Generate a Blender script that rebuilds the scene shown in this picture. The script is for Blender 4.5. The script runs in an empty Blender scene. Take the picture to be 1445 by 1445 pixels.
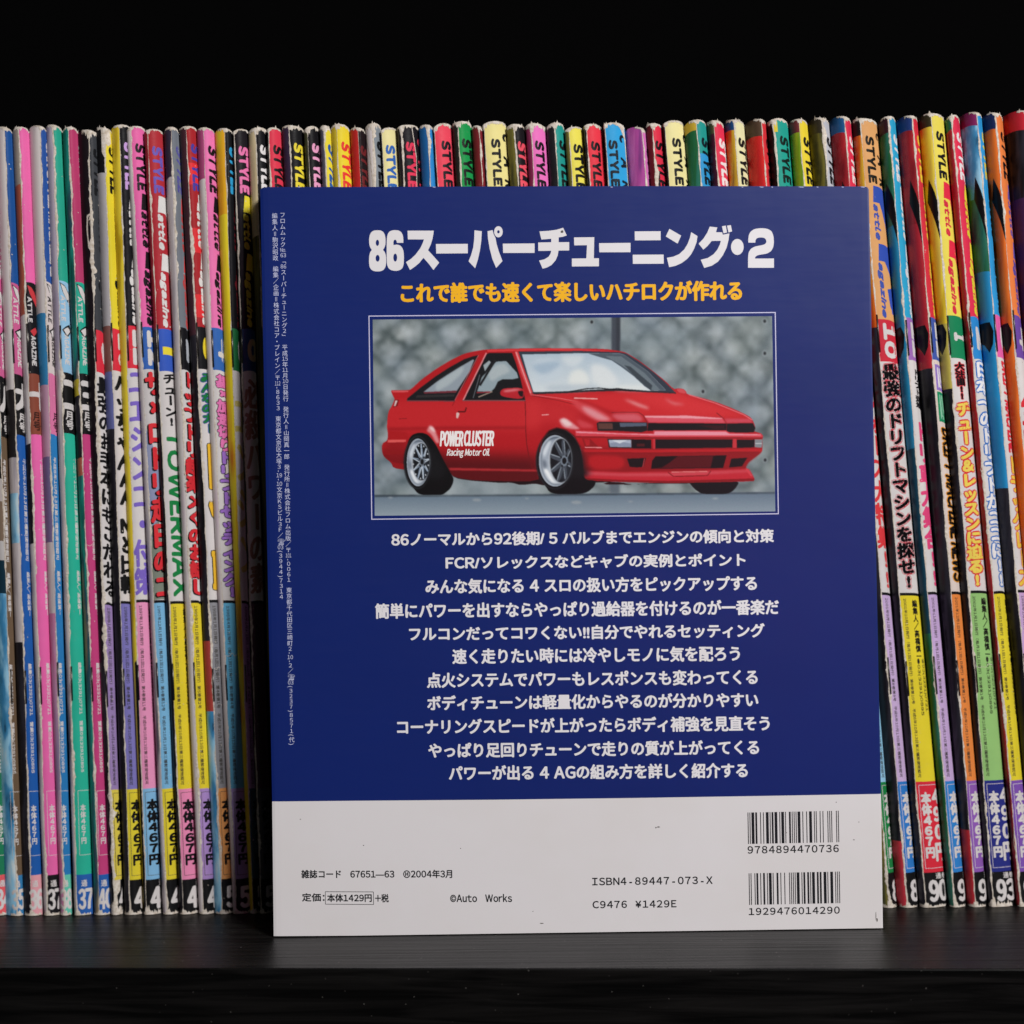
import bpy, math, random
import numpy as np
from mathutils import Matrix, Vector
from mathutils.geometry import tessellate_polygon

S = bpy.context.scene
COL = S.collection
random.seed(7)
RNG = np.random.default_rng(7)

# ------------------------------------------------------------------ camera
F, CC = 3272.0, 722.5                    # focal length and centre in pixels of the 1445 px photograph
ROLL, PITCH, CH, CY = -0.00912078, 0.06795354, 0.198812, -0.78314971
fw = np.array([0, math.cos(PITCH), -math.sin(PITCH)])
rt0 = np.array([1.0, 0, 0]); up0 = np.cross(rt0, fw)
RT = math.cos(ROLL) * rt0 + math.sin(ROLL) * up0
UP = -math.sin(ROLL) * rt0 + math.cos(ROLL) * up0
EYE = np.array([0, CY, CH])
cam = bpy.data.cameras.new('camera')
cam.sensor_width = 36; cam.lens = 36 * F / 1445
cam.clip_start = 0.05; cam.clip_end = 20
cam.dof.use_dof = True; cam.dof.focus_distance = 0.79; cam.dof.aperture_fstop = 9
camo = bpy.data.objects.new('camera', cam); COL.objects.link(camo)
camo.matrix_world = Matrix([[RT[i], UP[i], -fw[i], EYE[i]] for i in range(3)] + [[0, 0, 0, 1]])
S.camera = camo

# ------------------------------------------------------------------ light
W = bpy.data.worlds.new("World"); S.world = W; W.use_nodes = True
W.node_tree.nodes['Background'].inputs[0].default_value = (1, 0.97, 0.95, 1)
W.node_tree.nodes['Background'].inputs[1].default_value = 0.035
def area(name, loc, aim, size, power, col):
    l = bpy.data.lights.new(name, 'AREA'); l.shape = 'RECTANGLE'; l.size, l.size_y = size
    l.energy = power; l.color = col
    o = bpy.data.objects.new(name, l); COL.objects.link(o)
    d = Vector(aim) - Vector(loc)
    o.location = loc; o.rotation_euler = d.to_track_quat('-Z', 'Y').to_euler()
    return o
area('key_lamp', (0.72, -1.10, 0.95), (0.0, 0.0, 0.13), (0.34, 0.34), 27, (1, 0.98, 0.965))
# a faint magenta glow of the room, mirrored in the glossy cover at right centre
area('magenta_lamp', (0.25, -0.98, 0.195), (0.10, 0.013, 0.13), (0.11, 0.11), 0.11, (1, 0.10, 0.62))
S.view_settings.view_transform = 'Standard'; S.view_settings.look = 'None'
S.view_settings.exposure = 0; S.view_settings.gamma = 1; S.view_settings.use_curve_mapping = False
S.cycles.use_denoising = True

# ------------------------------------------------------------------ helpers: pixels, materials, glyphs, ink
def ray(px, py):
    px = np.asarray(px, float); py = np.asarray(py, float)
    return fw + ((px - CC) / F)[..., None] * RT - ((py - CC) / F)[..., None] * UP
def on_plane(px, py, p0, n):
    d = ray(px, py); t = ((p0 - EYE) @ n) / (d @ n)
    return EYE + d * t[..., None]
def lin(h):
    h = h.lstrip('#'); v = [int(h[i:i + 2], 16) / 255 for i in (0, 2, 4)]
    return [x / 12.92 if x <= .04045 else ((x + .055) / 1.055) ** 2.4 for x in v]
ALB = 1.15
MATS = {}
def albedo(h):
    c = [x * ALB + .001 for x in lin(h)]; k = min(1, .92 / max(c)); return [x * k for x in c]
def node(nt, t, **kw):
    n = nt.nodes.new(t)
    for k, v in kw.items(): setattr(n, k, v)
    return n
def print_mat(h, kind='paper'):
    """printed paper of one ink colour with faint scuffs; kind: paper (worn magazine), gloss (laminated cover), raw (torn paper)"""
    key = (h, kind)
    if key in MATS: return MATS[key]
    m = bpy.data.materials.new(kind + '_' + h.strip('#')); m.use_nodes = True
    nt = m.node_tree; b = nt.nodes['Principled BSDF']
    c = albedo(h)
    if kind == 'paper': g = sum(c) / 3; c = [(v * .94 + g * .06) * .89 for v in c]
    tc = node(nt, 'ShaderNodeTexCoord')
    def noise(scale, detail, rough=.6):
        n = node(nt, 'ShaderNodeTexNoise'); n.inputs['Scale'].default_value = scale
        n.inputs['Detail'].default_value = detail; n.inputs['Roughness'].default_value = rough
        nt.links.new(tc.outputs['Object'], n.inputs['Vector']); return n
    def ramp(n, p0, p1, c0=0., c1=1.):
        r = node(nt, 'ShaderNodeMapRange'); r.inputs[1].default_value = p0; r.inputs[2].default_value = p1
        r.inputs[3].default_value = c0; r.inputs[4].default_value = c1
        nt.links.new(n.outputs['Fac'], r.inputs[0]); return r
    def mix(fac, a, bcol):
        x = node(nt, 'ShaderNodeMix', data_type='RGBA')
        nt.links.new(fac.outputs[0], x.inputs[0])
        if isinstance(a, list): x.inputs[6].default_value = (*a, 1)
        else: nt.links.new(a.outputs[2], x.inputs[6])
        x.inputs[7].default_value = (*bcol, 1); return x
    bump = node(nt, 'ShaderNodeBump')
    if kind == 'raw':
        n = noise(900, 5); r = ramp(n, .35, .7)
        x = mix(r, c, [c[0] * .62, c[1] * .56, c[2] * .48])
        b.inputs['Roughness'].default_value = .9; b.inputs['Specular IOR Level'].default_value = .15
        bn = noise(1600, 4); bump.inputs['Strength'].default_value = .35; bump.inputs['Distance'].default_value = .0004
    elif kind == 'paper':
        n = noise(420, 6, .7); r = ramp(n, .62, .80, 0, .55)
        g = sum(c) / 3
        x = mix(r, c, [.5 * v + .5 * (g * .6 + .16) for v in c])
        n2 = noise(45, 3); r2 = ramp(n2, .35, .75, 0, .55)
        x = mix(r2, x, [v * .72 for v in c])
        b.inputs['Roughness'].default_value = .36; b.inputs['Specular IOR Level'].default_value = .2
        bn = noise(160, 4); bump.inputs['Strength'].default_value = .22; bump.inputs['Distance'].default_value = .0006
    else:
        n = noise(800, 6, .75); r = ramp(n, .70, .82, 0, .25)
        x = mix(r, c, [v * .7 + .06 for v in c])
        nl = noise(14, 4, .6); rl = ramp(nl, .4, .75, 0, .5); x = mix(rl, x, [c[0] * .9, c[1] * .88, c[2] * .82])
        nr = noise(1, 5, .65); mp = node(nt, 'ShaderNodeMapping'); mp.inputs['Scale'].default_value = (60, 60, 650)
        nt.links.new(tc.outputs['Object'], mp.inputs[0]); nt.links.new(mp.outputs[0], nr.inputs['Vector'])
        rr = ramp(nr, .3, .72, .315, .345)
        nt.links.new(rr.outputs[0], b.inputs['Roughness'])
        b.inputs['Specular IOR Level'].default_value = .34
        bn = noise(26, 3, .45); bump.inputs['Strength'].default_value = .11; bump.inputs['Distance'].default_value = .002
    nt.links.new(x.outputs[2], b.inputs['Base Color'])
    nt.links.new(bn.outputs['Fac'], bump.inputs['Height']); nt.links.new(bump.outputs[0], b.inputs['Normal'])
    MATS[key] = m; return m
def collage(cols, sx=220, sz=22, name='cover_picture'):
    """a printed cover picture seen edge-on: streaky patches of its colours"""
    key = tuple(cols) + (sx, sz)
    if key in MATS: return MATS[key]
    m = bpy.data.materials.new(name); m.use_nodes = True; nt = m.node_tree; b = nt.nodes['Principled BSDF']
    tc = node(nt, 'ShaderNodeTexCoord'); mp = node(nt, 'ShaderNodeMapping')
    mp.inputs['Scale'].default_value = (sx, sx * .2, sz); mp.inputs['Location'].default_value = (len(MATS) * .37, 0, len(MATS) * 1.7)
    n = node(nt, 'ShaderNodeTexNoise'); n.inputs['Scale'].default_value = 1; n.inputs['Detail'].default_value = 5
    r = node(nt, 'ShaderNodeValToRGB'); r.color_ramp.interpolation = 'EASE'
    e = r.color_ramp.elements
    while len(e) < len(cols): e.new(.5)
    for i, h in enumerate(cols):
        e[i].position = .34 + .32 * i / max(1, len(cols) - 1); e[i].color = (*albedo(h), 1)
    nt.links.new(tc.outputs['Object'], mp.inputs[0]); nt.links.new(mp.outputs[0], n.inputs['Vector'])
    nt.links.new(n.outputs['Fac'], r.inputs[0]); nt.links.new(r.outputs[0], b.inputs['Base Color'])
    b.inputs['Roughness'].default_value = .36; b.inputs['Specular IOR Level'].default_value = .22
    MATS[key] = m; return m

GL = {}
def glyph(ch):
    if ch in GL: return GL[ch]
    full = ch.isascii() and (ch.isalnum() or ch in '&+')               # the sans Latin letters of the Japanese typeface
    c = bpy.data.curves.new('glyph', 'FONT'); c.body = chr(ord(ch) + 0xFEE0) if full else ch; c.resolution_u = 3
    o = bpy.data.objects.new('glyph', c); COL.objects.link(o)
    me = bpy.data.meshes.new_from_object(o.evaluated_get(bpy.context.evaluated_depsgraph_get()))
    V = np.array([v.co[:2] for v in me.vertices], float).reshape(-1, 2)
    T = np.array([list(p.vertices) for p in me.polygons], int).reshape(-1, 3)
    bpy.data.objects.remove(o); bpy.data.curves.remove(c); bpy.data.meshes.remove(me)
    if full and len(V): V[:, 0] -= V[:, 0].min() - .055
    wide = ord(ch) >= 0x2E80
    adv = 1.0 if wide else (V[:, 0].max() + V[:, 0].min() if len(V) else .3)
    if not wide and len(V): adv = V[:, 0].max() + max(.03, min(.06, V[:, 0].min()))
    GL[ch] = (V, T, adv); return GL[ch]
ROT = 'ー（）()＝=-−「」|～…'
def merge(parts):
    Vs, Ts, n = [], [], 0
    for V, T in parts:
        Vs.append(V); Ts.append(T + n); n += len(V)
    return (np.concatenate(Vs), np.concatenate(Ts)) if Vs else (np.zeros((0, 2)), np.zeros((0, 3), int))
def line_h(s, mono=None, kern=0.0):
    """text set along +x, y up, em = 1"""
    x = 0; parts = []
    for ch in s:
        V, T, adv = glyph(ch)
        if mono:
            if len(V): parts.append((V + [x + mono / 2 - (V[:, 0].min() + V[:, 0].max()) / 2, 0], T))
            x += mono
        else:
            if len(V): parts.append((V + [x, 0], T))
            x += adv + kern
    return merge(parts)
def line_v(toks, pitch=1.0, wide=1.0):
    """text set downwards (y down positive), centred on x = 0, em = 1; a token of several characters shares one cell"""
    y = 0; parts = []
    for t in toks:
        if t == ' ': y += pitch * .55; continue
        if t == '　': y += pitch * .8; continue
        V, T = line_h(t)
        if len(V):
            V = V.copy()
            cx = (V[:, 0].min() + V[:, 0].max()) / 2 if (len(t) > 1 or ord(t[0]) < 0x2000) else .5
            if len(t) > 1: V[:, 0] = (V[:, 0] - cx) * min(1, .95 / (V[:, 0].max() - V[:, 0].min()))
            else: V[:, 0] = (V[:, 0] - cx) * (wide if t[0].isdigit() else 1)
            V = np.stack([V[:, 0], .38 - V[:, 1]], 1)          # y down, centred in its cell
            if len(t) == 1 and t in ROT:
                V = np.stack([-V[:, 1], V[:, 0]], 1); h = .5 if t in '()-−|' else 1.0
            elif ord(t[0]) < 0x2000: h = .9; V[:, 1] = (V[:, 1] - .03) * .92
            else: h = 1.0
            parts.append((V + [0, y + h * pitch / 2], T)); y += h * pitch
        else: y += pitch
    V, T = merge(parts)
    return V, T[:, ::-1]
def fit(V, x0, x1, y0, y1):
    a, b = V.min(0), V.max(0); V = (V - a) / np.maximum(b - a, 1e-9)
    return np.stack([x0 + V[:, 0] * (x1 - x0), y0 + V[:, 1] * (y1 - y0)], 1)

class Ink:
    """flat printing gathered as triangles in 2-D; build() lays it on a surface as ONE mesh"""
    def __init__(s): s.p = []
    def tri(s, V, T, mat, z): 
        if len(T): s.p.append((np.asarray(V, float), np.asarray(T, int), mat, z))
    def poly(s, pts, mat, z):
        pts = [tuple(p) for p in pts]
        T = tessellate_polygon([[Vector((x, y, 0)) for x, y in pts]])
        s.tri(pts, [list(t) for t in T], mat, z)
    def quad(s, x0, x1, y0, y1, mat, z): s.poly([(x0, y0), (x1, y0), (x1, y1), (x0, y1)], mat, z)
    def stroke(s, pts, w, mat, z):
        for (xa, ya), (xb, yb) in zip(pts, pts[1:]):
            L = math.hypot(xb - xa, yb - ya) or 1; nx, ny = -(yb - ya) / L * w / 2, (xb - xa) / L * w / 2
            s.poly([(xa + nx, ya + ny), (xb + nx, yb + ny), (xb - nx, yb - ny), (xa - nx, ya - ny)], mat, z)
    def bold(s, V, T, mat, z, bx=0, by=None, rnd=False):
        by = bx if by is None else by
        if not bx and not by: return s.tri(V, T, mat, z)
        offs = [(i, j) for i in (-1, 0, 1) for j in (-1, 0, 1)]
        for k, (i, j) in enumerate(offs):
            q = .72 if (rnd and i and j) else 1
            s.tri(V + [i * bx * q, j * by * q], T, mat, z + k * 2.5e-7)
    def build(s, name, mapper, parent, cuts=None, curved=False):
        mats, VV, TT, MI, n, NN = [], [], [], [], 0, []
        for V, T, mat, z in s.p:
            if cuts is not None: V, T = cut(V, T, cuts)
            if mat not in mats: mats.append(mat)
            VV.append(mapper(V, z)); NN.append(mapper(V, z + 1.0) - VV[-1]) if curved else None; 
            if curved:                                                       # wind every triangle outwards
                q = VV[-1][T]; g = np.cross(q[:, 1] - q[:, 0], q[:, 2] - q[:, 0]); T = T.copy()
                f = (g * NN[-1][T].sum(1)).sum(1) < 0; T[f] = T[f][:, ::-1]
            TT.append(T + n); MI.append(np.full(len(T), mats.index(mat))); n += len(V)
        o = mesh(name, np.concatenate(VV), np.concatenate(TT), mats, np.concatenate(MI), parent, smooth=curved)
        if curved: o.data.normals_split_custom_set_from_vertices(np.concatenate(NN).tolist())
        return o
def cut(V, T, cuts):
    """slice triangles along vertical lines so that printing can follow a curved spine"""
    c = np.asarray(cuts); a = V[T][:, :, 0]
    lo = np.searchsorted(c, a.min(1) + 1e-6); hi = np.searchsorted(c, a.max(1) - 1e-6)
    keep = lo == hi
    if keep.all(): return V, T
    outT = list(T[keep]); newV = list(V)
    for t in T[~keep]:
        poly0 = [tuple(V[i]) for i in t]
        edges = [-1e9] + list(c) + [1e9]
        k0 = np.searchsorted(c, min(p[0] for p in poly0)); k1 = np.searchsorted(c, max(p[0] for p in poly0))
        for k in range(k0, k1 + 1):
            poly = poly0
            for lim, sg in ((edges[k], 1), (edges[k + 1], -1)):
                out = []
                for p, q in zip(poly, poly[1:] + poly[:1]):
                    ip, iq = sg * (p[0] - lim) >= 0, sg * (q[0] - lim) >= 0
                    if ip: out.append(p)
                    if ip != iq:
                        f = (lim - p[0]) / (q[0] - p[0]); out.append((lim, p[1] + f * (q[1] - p[1])))
                poly = out
                if len(poly) < 3: break
            if len(poly) >= 3:
                b = len(newV); newV += [np.array(p) for p in poly]
                outT += [np.array([b, b + i, b + i + 1]) for i in range(1, len(poly) - 1)]
    return np.array(newV).reshape(-1, 2), np.array(outT).reshape(-1, 3)

def mesh(name, V, Fs, mats, mi=None, parent=None, smooth=False):
    me = bpy.data.meshes.new(name)
    off = np.array(parent_origin(parent))
    me.from_pydata((np.asarray(V) - off).tolist(), [], [list(map(int, f)) for f in Fs])
    for m in mats: me.materials.append(m)
    if mi is not None: me.polygons.foreach_set('material_index', np.asarray(mi, np.int32))
    if smooth: me.polygons.foreach_set('use_smooth', np.ones(len(me.polygons), bool))
    me.update()
    o = bpy.data.objects.new(name, me); COL.objects.link(o)
    if parent: o.parent = parent
    return o
ORIG = {}
def parent_origin(p):
    while p is not None and p.parent is not None: p = p.parent
    return ORIG.get(p.name, (0, 0, 0)) if p else (0, 0, 0)
def thing(name, loc, label, cat, group=None):
    o = bpy.data.objects.new(name, None); COL.objects.link(o); o.location = loc; o.empty_display_size = .01
    o['label'] = label; o['category'] = cat
    if group: o['group'] = group
    ORIG[o.name] = tuple(loc); return o
def box(name, lo, hi, mat, parent=None):
    x0, y0, z0 = lo; x1, y1, z1 = hi
    V = [(x, y, z) for z in (z0, z1) for y in (y0, y1) for x in (x0, x1)]
    Fs = [(0, 2, 3, 1), (4, 5, 7, 6), (0, 1, 5, 4), (2, 6, 7, 3), (0, 4, 6, 2), (1, 3, 7, 5)]
    return mesh(name, V, Fs, [mat], None, parent)
def hexa(name, b, t, mat, parent=None):
    """a block from four bottom and four top corners (both counter-clockwise from above)"""
    V = list(b) + list(t)
    Fs = [(3, 2, 1, 0), (4, 5, 6, 7)] + [(i, (i + 1) % 4, 4 + (i + 1) % 4, 4 + i) for i in range(4)]
    return mesh(name, V, Fs, [mat], None, parent)

# ------------------------------------------------------------------ the shelf and the dark behind it
YM = 0.0338                                # plane of the magazine spines
def shelf_mat(front=False):
    m = bpy.data.materials.new('black_wood_grain'); m.use_nodes = True; nt = m.node_tree; b = nt.nodes['Principled BSDF']
    tc = node(nt, 'ShaderNodeTexCoord'); mp = node(nt, 'ShaderNodeMapping')
    mp.inputs['Scale'].default_value = (10, 330, 330) if not front else (14, 300, 300)
    n = node(nt, 'ShaderNodeTexNoise'); n.inputs['Scale'].default_value = 1; n.inputs['Detail'].default_value = 4
    n.inputs['Distortion'].default_value = .6
    nt.links.new(tc.outputs['Object'], mp.inputs[0]); nt.links.new(mp.outputs[0], n.inputs['Vector'])
    r = node(nt, 'ShaderNodeValToRGB'); e = r.color_ramp.elements
    k = .35 if front else .5  # same wood, front edge darker: its shade is put into the colour
    e[0].position, e[0].color = .38, (.004 * k, .004 * k, .004 * k, 1)
    e[1].position, e[1].color = .66, (.020 * k, .0185 * k, .018 * k, 1)
    nt.links.new(n.outputs['Fac'], r.inputs[0])
    # dust specks
    v = node(nt, 'ShaderNodeTexVoronoi'); v.inputs['Scale'].default_value = 300 if front else 260
    nt.links.new(tc.outputs['Object'], v.inputs['Vector'])
    mr = node(nt, 'ShaderNodeMapRange'); mr.inputs[1].default_value = .075; mr.inputs[2].default_value = .05
    nt.links.new(v.outputs['Distance'], mr.inputs[0])
    n3 = node(nt, 'ShaderNodeTexNoise'); n3.inputs['Scale'].default_value = 90
    nt.links.new(tc.outputs['Object'], n3.inputs['Vector'])
    m3 = node(nt, 'ShaderNodeMapRange'); m3.inputs[1].default_value = .46; m3.inputs[2].default_value = .58
    nt.links.new(n3.outputs['Fac'], m3.inputs[0])
    mu = node(nt, 'ShaderNodeMath', operation='MULTIPLY'); nt.links.new(mr.outputs[0], mu.inputs[0]); nt.links.new(m3.outputs[0], mu.inputs[1])
    x = node(nt, 'ShaderNodeMix', data_type='RGBA'); x.inputs[7].default_value = (.09, .085, .08, 1) if front else (.2, .19, .18, 1)
    nt.links.new(mu.outputs[0], x.inputs[0]); nt.links.new(r.outputs[0], x.inputs[6]); nt.links.new(x.outputs[2], b.inputs['Base Color'])
    b.inputs['Roughness'].default_value = .40; b.inputs['Specular IOR Level'].default_value = .1 if front else .16
    bp = node(nt, 'ShaderNodeBump'); bp.inputs['Strength'].default_value = .7; bp.inputs['Distance'].default_value = .0006
    nt.links.new(n.outputs['Fac'], bp.inputs['Height']); nt.links.new(bp.outputs[0], b.inputs['Normal'])
    return m
Z = np.array([0, 0, 1.0])
fa = on_plane(0., 1366., np.zeros(3), Z); fb = on_plane(1445., 1367.5, np.zeros(3), Z)
d = (fb - fa) / np.linalg.norm(fb - fa); fl, fr = fa - d * .5, fb + d * .5
TH = .032; e = .0005
prof = [(.60, 0), (e, 0), (e * .3, -e * .3), (0, -e), (0, -TH), (.60, -TH)]
V, Fs = [], []
for p in (fl, fr): V += [(p[0], p[1] + a, z) for a, z in prof]
for i in range(len(prof)): Fs.append((i, (i + 1) % 6, 6 + (i + 1) % 6, 6 + i)[::-1])
shelf = mesh('shelf_board', V, Fs + [(0, 1, 2, 3, 4, 5), (11, 10, 9, 8, 7, 6)], [shelf_mat(), shelf_mat(True)], [0, 1, 1, 1, 1, 0, 1, 1])
shelf['kind'] = 'structure'
bm_ = bpy.data.materials.new('dark_backing'); bm_.use_nodes = True
bb = bm_.node_tree.nodes['Principled BSDF']; bb.inputs['Base Color'].default_value = (.0012, .0012, .0013, 1)
bb.inputs['Roughness'].default_value = .95; bb.inputs['Specular IOR Level'].default_value = .05
bd = box('backdrop', (-.75, .585, .0005), (.75, .60, .75), bm_); bd['kind'] = 'structure'

# ------------------------------------------------------------------ the book leaning on the magazines
X0, PSI, TH_, BR_ = -0.08388393, 0.02056017, 0.08499054, 0.00218725
ex = np.array([math.cos(PSI), math.sin(PSI), 0]); nb = np.array([-math.sin(PSI), math.cos(PSI), 0])
ez = Z * math.cos(TH_) + nb * math.sin(TH_)
EX = math.cos(BR_) * ex + math.sin(BR_) * ez; EZ = -math.sin(BR_) * ex + math.cos(BR_) * ez
BL = np.array([X0, 0, 0]); NB = np.cross(EX, EZ)          # points towards the camera
def bmap(V, z):
    return on_plane(V[:, 0], V[:, 1], BL, NB) + NB * z
G = lambda h: print_mat(h, 'gloss')
book = thing('book', tuple(BL + EX * .105), 'blue and white book with a red car picture, leaning on the magazines', 'book')
# the cover board: outline in photo pixels, top strip creased and bent slightly back
def bp3(px, py, z=0.0, back=0.0):
    p = on_plane(np.array([float(px)]), np.array([float(py)]), BL, NB)[0] + NB * z
    p = p - NB * back
    while p[2] < .0003: p = p + EZ * (.0003 - p[2] + 1e-6)
    return p
TOPY = [(367, 267.5), (371, 264.6), (378, 263.9), (500, 263.8), (700, 263), (900, 262.5), (1100, 262.8), (1216, 263), (1224, 264), (1226, 267)]
CRE = [(367.5, 284), (371.5, 284), (378.5, 284), (500, 283.5), (700, 283), (900, 282.5), (1100, 282), (1216, 282), (1224, 282), (1226.3, 282)]
BND = [(384, 1131), (388, 1131), (395, 1131), (500, 1130), (700, 1128.5), (900, 1126), (1100, 1122.8), (1233, 1120.5), (1241, 1120.3), (1243.2, 1120)]
BOT = [(386.2, 1321), (390, 1321), (397, 1321), (500, 1321), (700, 1320.5), (900, 1318.5), (1100, 1315.5), (1236, 1312.6), (1244, 1312.4), (1246, 1312)]
blue, white = G('#091f62'), G('#cfccce')
rows = [(TOPY, .00002), (CRE, 0.)]
for f in (.33, .66): rows.append(([(a[0] + (b[0] - a[0]) * f, a[1] + (b[1] - a[1]) * f) for a, b in zip(CRE, BND)], 0.))
rows += [(BND, 0.), (BOT, 0.)]
nc = len(TOPY); V, Fs, MI = [], [], []
edge = [.0004, .0001, 0.] + [0.] * (nc - 6) + [0., .00003, .00015]      # rounded long edges
for r, (pts, back) in enumerate(rows):
    for k, (px, py) in enumerate(pts): V.append(bp3(px, py, 0, back + edge[k] * (0.45 if k < 3 else .6)))
n0 = len(V)
for r in range(len(rows) - 1):
    for k in range(nc - 1):
        a = r * nc + k; Fs.append((a, a + nc, a + nc + 1, a + 1)); MI.append(1 if r == len(rows) - 2 else 0)
for i in range(n0): V.append(V[i] - NB * .0005)                              # thickness of the board
ring = [k for k in range(nc)] + [r * nc + nc - 1 for r in range(1, len(rows))] + [(len(rows) - 1) * nc + k for k in range(nc - 2, -1, -1)] + [r * nc for r in range(len(rows) - 2, 0, -1)]
for a, b in zip(ring, ring[1:] + ring[:1]): Fs.append((a, b, b + n0, a + n0)); MI.append(2)
for r in range(len(rows) - 1):
    for k in range(nc - 1):
        a = n0 + r * nc + k; Fs.append((a, a + 1, a + nc + 1, a + nc)); MI.append(2)
cover = mesh('back_cover', V, Fs, [blue, white, print_mat('#b9b3aa', 'raw')], MI, book, smooth=False)
BT = .0105                                                                  # thickness of the book
def corner(px, py, back): 
    p = bp3(px, py, 0, 0) - NB * back
    p[2] = max(p[2], .0004); return p
pg = [(369.5, 268), (1222, 267), (1241, 1310), (388.5, 1318)]
q0 = [corner(x, y, .0022) for x, y in pg]; q1 = [corner(x, y, BT - .0008) for x, y in pg]
hexa('pages', [q0[3], q0[2], q1[2], q1[3]], [q0[0], q0[1], q1[1], q1[0]], print_mat('#b5aea0', 'raw'), book)
fc = [(367.5, 266), (1226, 265), (1245.5, 1311), (386.5, 1320)]
q0 = [corner(x, y, BT - .0006) for x, y in fc]; q1 = [corner(x, y, BT) for x, y in fc]
hexa('front_cover', [q0[3], q0[2], q1[2], q1[3]], [q0[0], q0[1], q1[1], q1[0]], blue, book)
sp = [(1223.5, 266), (1226, 266), (1245.6, 1311), (1243, 1311)]
q0 = [corner(x, y, .0014) for x, y in sp]; q1 = [corner(x, y, BT - .0008) for x, y in sp]
hexa('spine', [q0[3], q0[2], q1[2], q1[3]], [q0[0], q0[1], q1[1], q1[0]], blue, book)

L0 = 1.0e-5
def lay(V, x0, y0, sl, sh=.0185):
    """follow the slight tilt of the book in the picture"""
    x, y = V[:, 0], V[:, 1]
    return np.stack([x + sh * (y - y0), y + sl * (x - x0)], 1)
def htext(name, s, x0, x1, y0, y1, col, bx=0., by=None, sl=-.0105, mono=None, parent=cover, italic=0., kern=0., rnd=True):
    V, T = line_h(s, mono, kern)
    V = V * [1, -1]; T = T[:, ::-1]
    if italic: V = V + np.stack([-V[:, 1] * italic, 0 * V[:, 1]], 1)
    by = bx if by is None else by
    V = fit(V, x0 + bx, x1 - bx, y0 + by, y1 - by); V = lay(V, x0, y0, sl)
    ink = Ink(); ink.bold(V, T, col, L0, bx, by, rnd)
    return ink.build(name, bmap, parent)
paper, orange, black = G('#d6d4d8'), G('#e6ab1a'), G('#15181c')
lilac = G('#b9b8dc')
# the heavy title letters, drawn as outlines
def oval(cx, cy, rx, ry, n=28): return [(cx + rx * math.cos(2 * math.pi * t / n), cy + ry * math.sin(2 * math.pi * t / n)) for t in range(n)]
def chaikin(p, it):
    for _ in range(it): p = [q for a, b in zip(p, p[1:] + p[:1]) for q in ((a[0] * .8 + b[0] * .2, a[1] * .8 + b[1] * .2), (a[0] * .2 + b[0] * .8, a[1] * .2 + b[1] * .8))]
    return p
def letter(o, k, outer, holes=(), it=0):
    loops = [[(o[0] + x / k, o[1] + y / k) for x, y in l] for l in [chaikin(outer, it), *holes]]
    T = tessellate_polygon([[Vector((x, y, 0)) for x, y in l] for l in loops])
    ink = Ink(); ink.tri([p for l in loops for p in l], [list(t) for t in T], paper, L0); return ink.build('title_letter', bmap, cover)
O0, OA, OB, OC, OD = (516, 321), (610, 316), (730, 316), (850, 314), (970, 310)
letter(O0, 13.76, [(228, 54), (295, 58), (345, 88), (376, 150), (387, 230), (386, 320), (367, 390), (333, 435), (374, 478), (396, 560), (400, 680), (386, 765), (348, 825), (290, 850), (232, 854), (170, 850), (110, 822), (76, 765), (64, 680), (68, 560), (86, 480), (122, 435), (88, 390), (69, 320), (66, 230), (78, 150), (110, 88), (165, 58)], [oval(228, 298, 32, 60), oval(232, 598, 39, 66)], 1)
letter(O0, 13.76, [(575, 52), (640, 57), (692, 90), (722, 150), (732, 225), (732, 280), (732, 298), (715, 298), (622, 298), (605, 298), (603, 270), (592, 244), (572, 235), (550, 245), (539, 275), (538, 345), (570, 335), (615, 332), (668, 348), (712, 395), (738, 470), (744, 600), (738, 720), (715, 788), (670, 825), (610, 842), (560, 842), (490, 828), (440, 788), (415, 720), (408, 600), (408, 300), (413, 200), (430, 120), (468, 74), (525, 54)], [oval(574, 585, 37, 78)], 1)
letter(O0, 13.76, [(813, 62), (1322, 62), (1316, 120), (1298, 220), (1265, 330), (1212, 442), (1320, 560), (1428, 682), (1316, 825), (1225, 705), (1122, 588), (1040, 690), (950, 765), (862, 825), (783, 672), (880, 610), (970, 525), (1060, 405), (1105, 310), (1132, 232), (820, 232)])
letter(OA, 8.4, [(43, 238), (421, 236), (421, 348), (47, 351)])
letter(OA, 8.4, [(500, 75), (587, 86), (581, 200), (564, 320), (540, 425), (508, 525), (430, 443), (460, 370), (485, 280), (497, 180)])
letter(OA, 8.4, [(655, 86), (715, 73), (727, 120), (750, 168), (763, 240), (790, 330), (832, 440), (757, 522), (712, 415), (680, 290), (660, 170)])
letter(OA, 8.4, oval(784, 93, 51, 66), [oval(784, 93, 15, 19, 16)])
letter(OA, 8.4, [(836, 234), (1213, 231), (1213, 343), (840, 344)])
letter(OB, 8.4, [(262, 88), (370, 82), (470, 68), (543, 45), (586, 136), (540, 152), (490, 160), (490, 217), (615, 215), (615, 314), (488, 316), (480, 370), (455, 430), (405, 487), (350, 517), (300, 530), (258, 434), (320, 420), (370, 390), (395, 350), (402, 318), (249, 320), (247, 220), (402, 217), (402, 176), (285, 185)])
letter(OB, 8.4, [(672, 160), (912, 157), (907, 407), (968, 407), (967, 502), (647, 504), (647, 410), (818, 408), (826, 252), (675, 254)])
letter(OB, 8.4, [(969, 228), (1342, 224), (1342, 335), (972, 336)])
letter(OC, 8.4, [(383, 105), (691, 103), (691, 210), (385, 212)])
letter(OC, 8.4, [(360, 382), (726, 380), (728, 488), (362, 490)])
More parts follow.
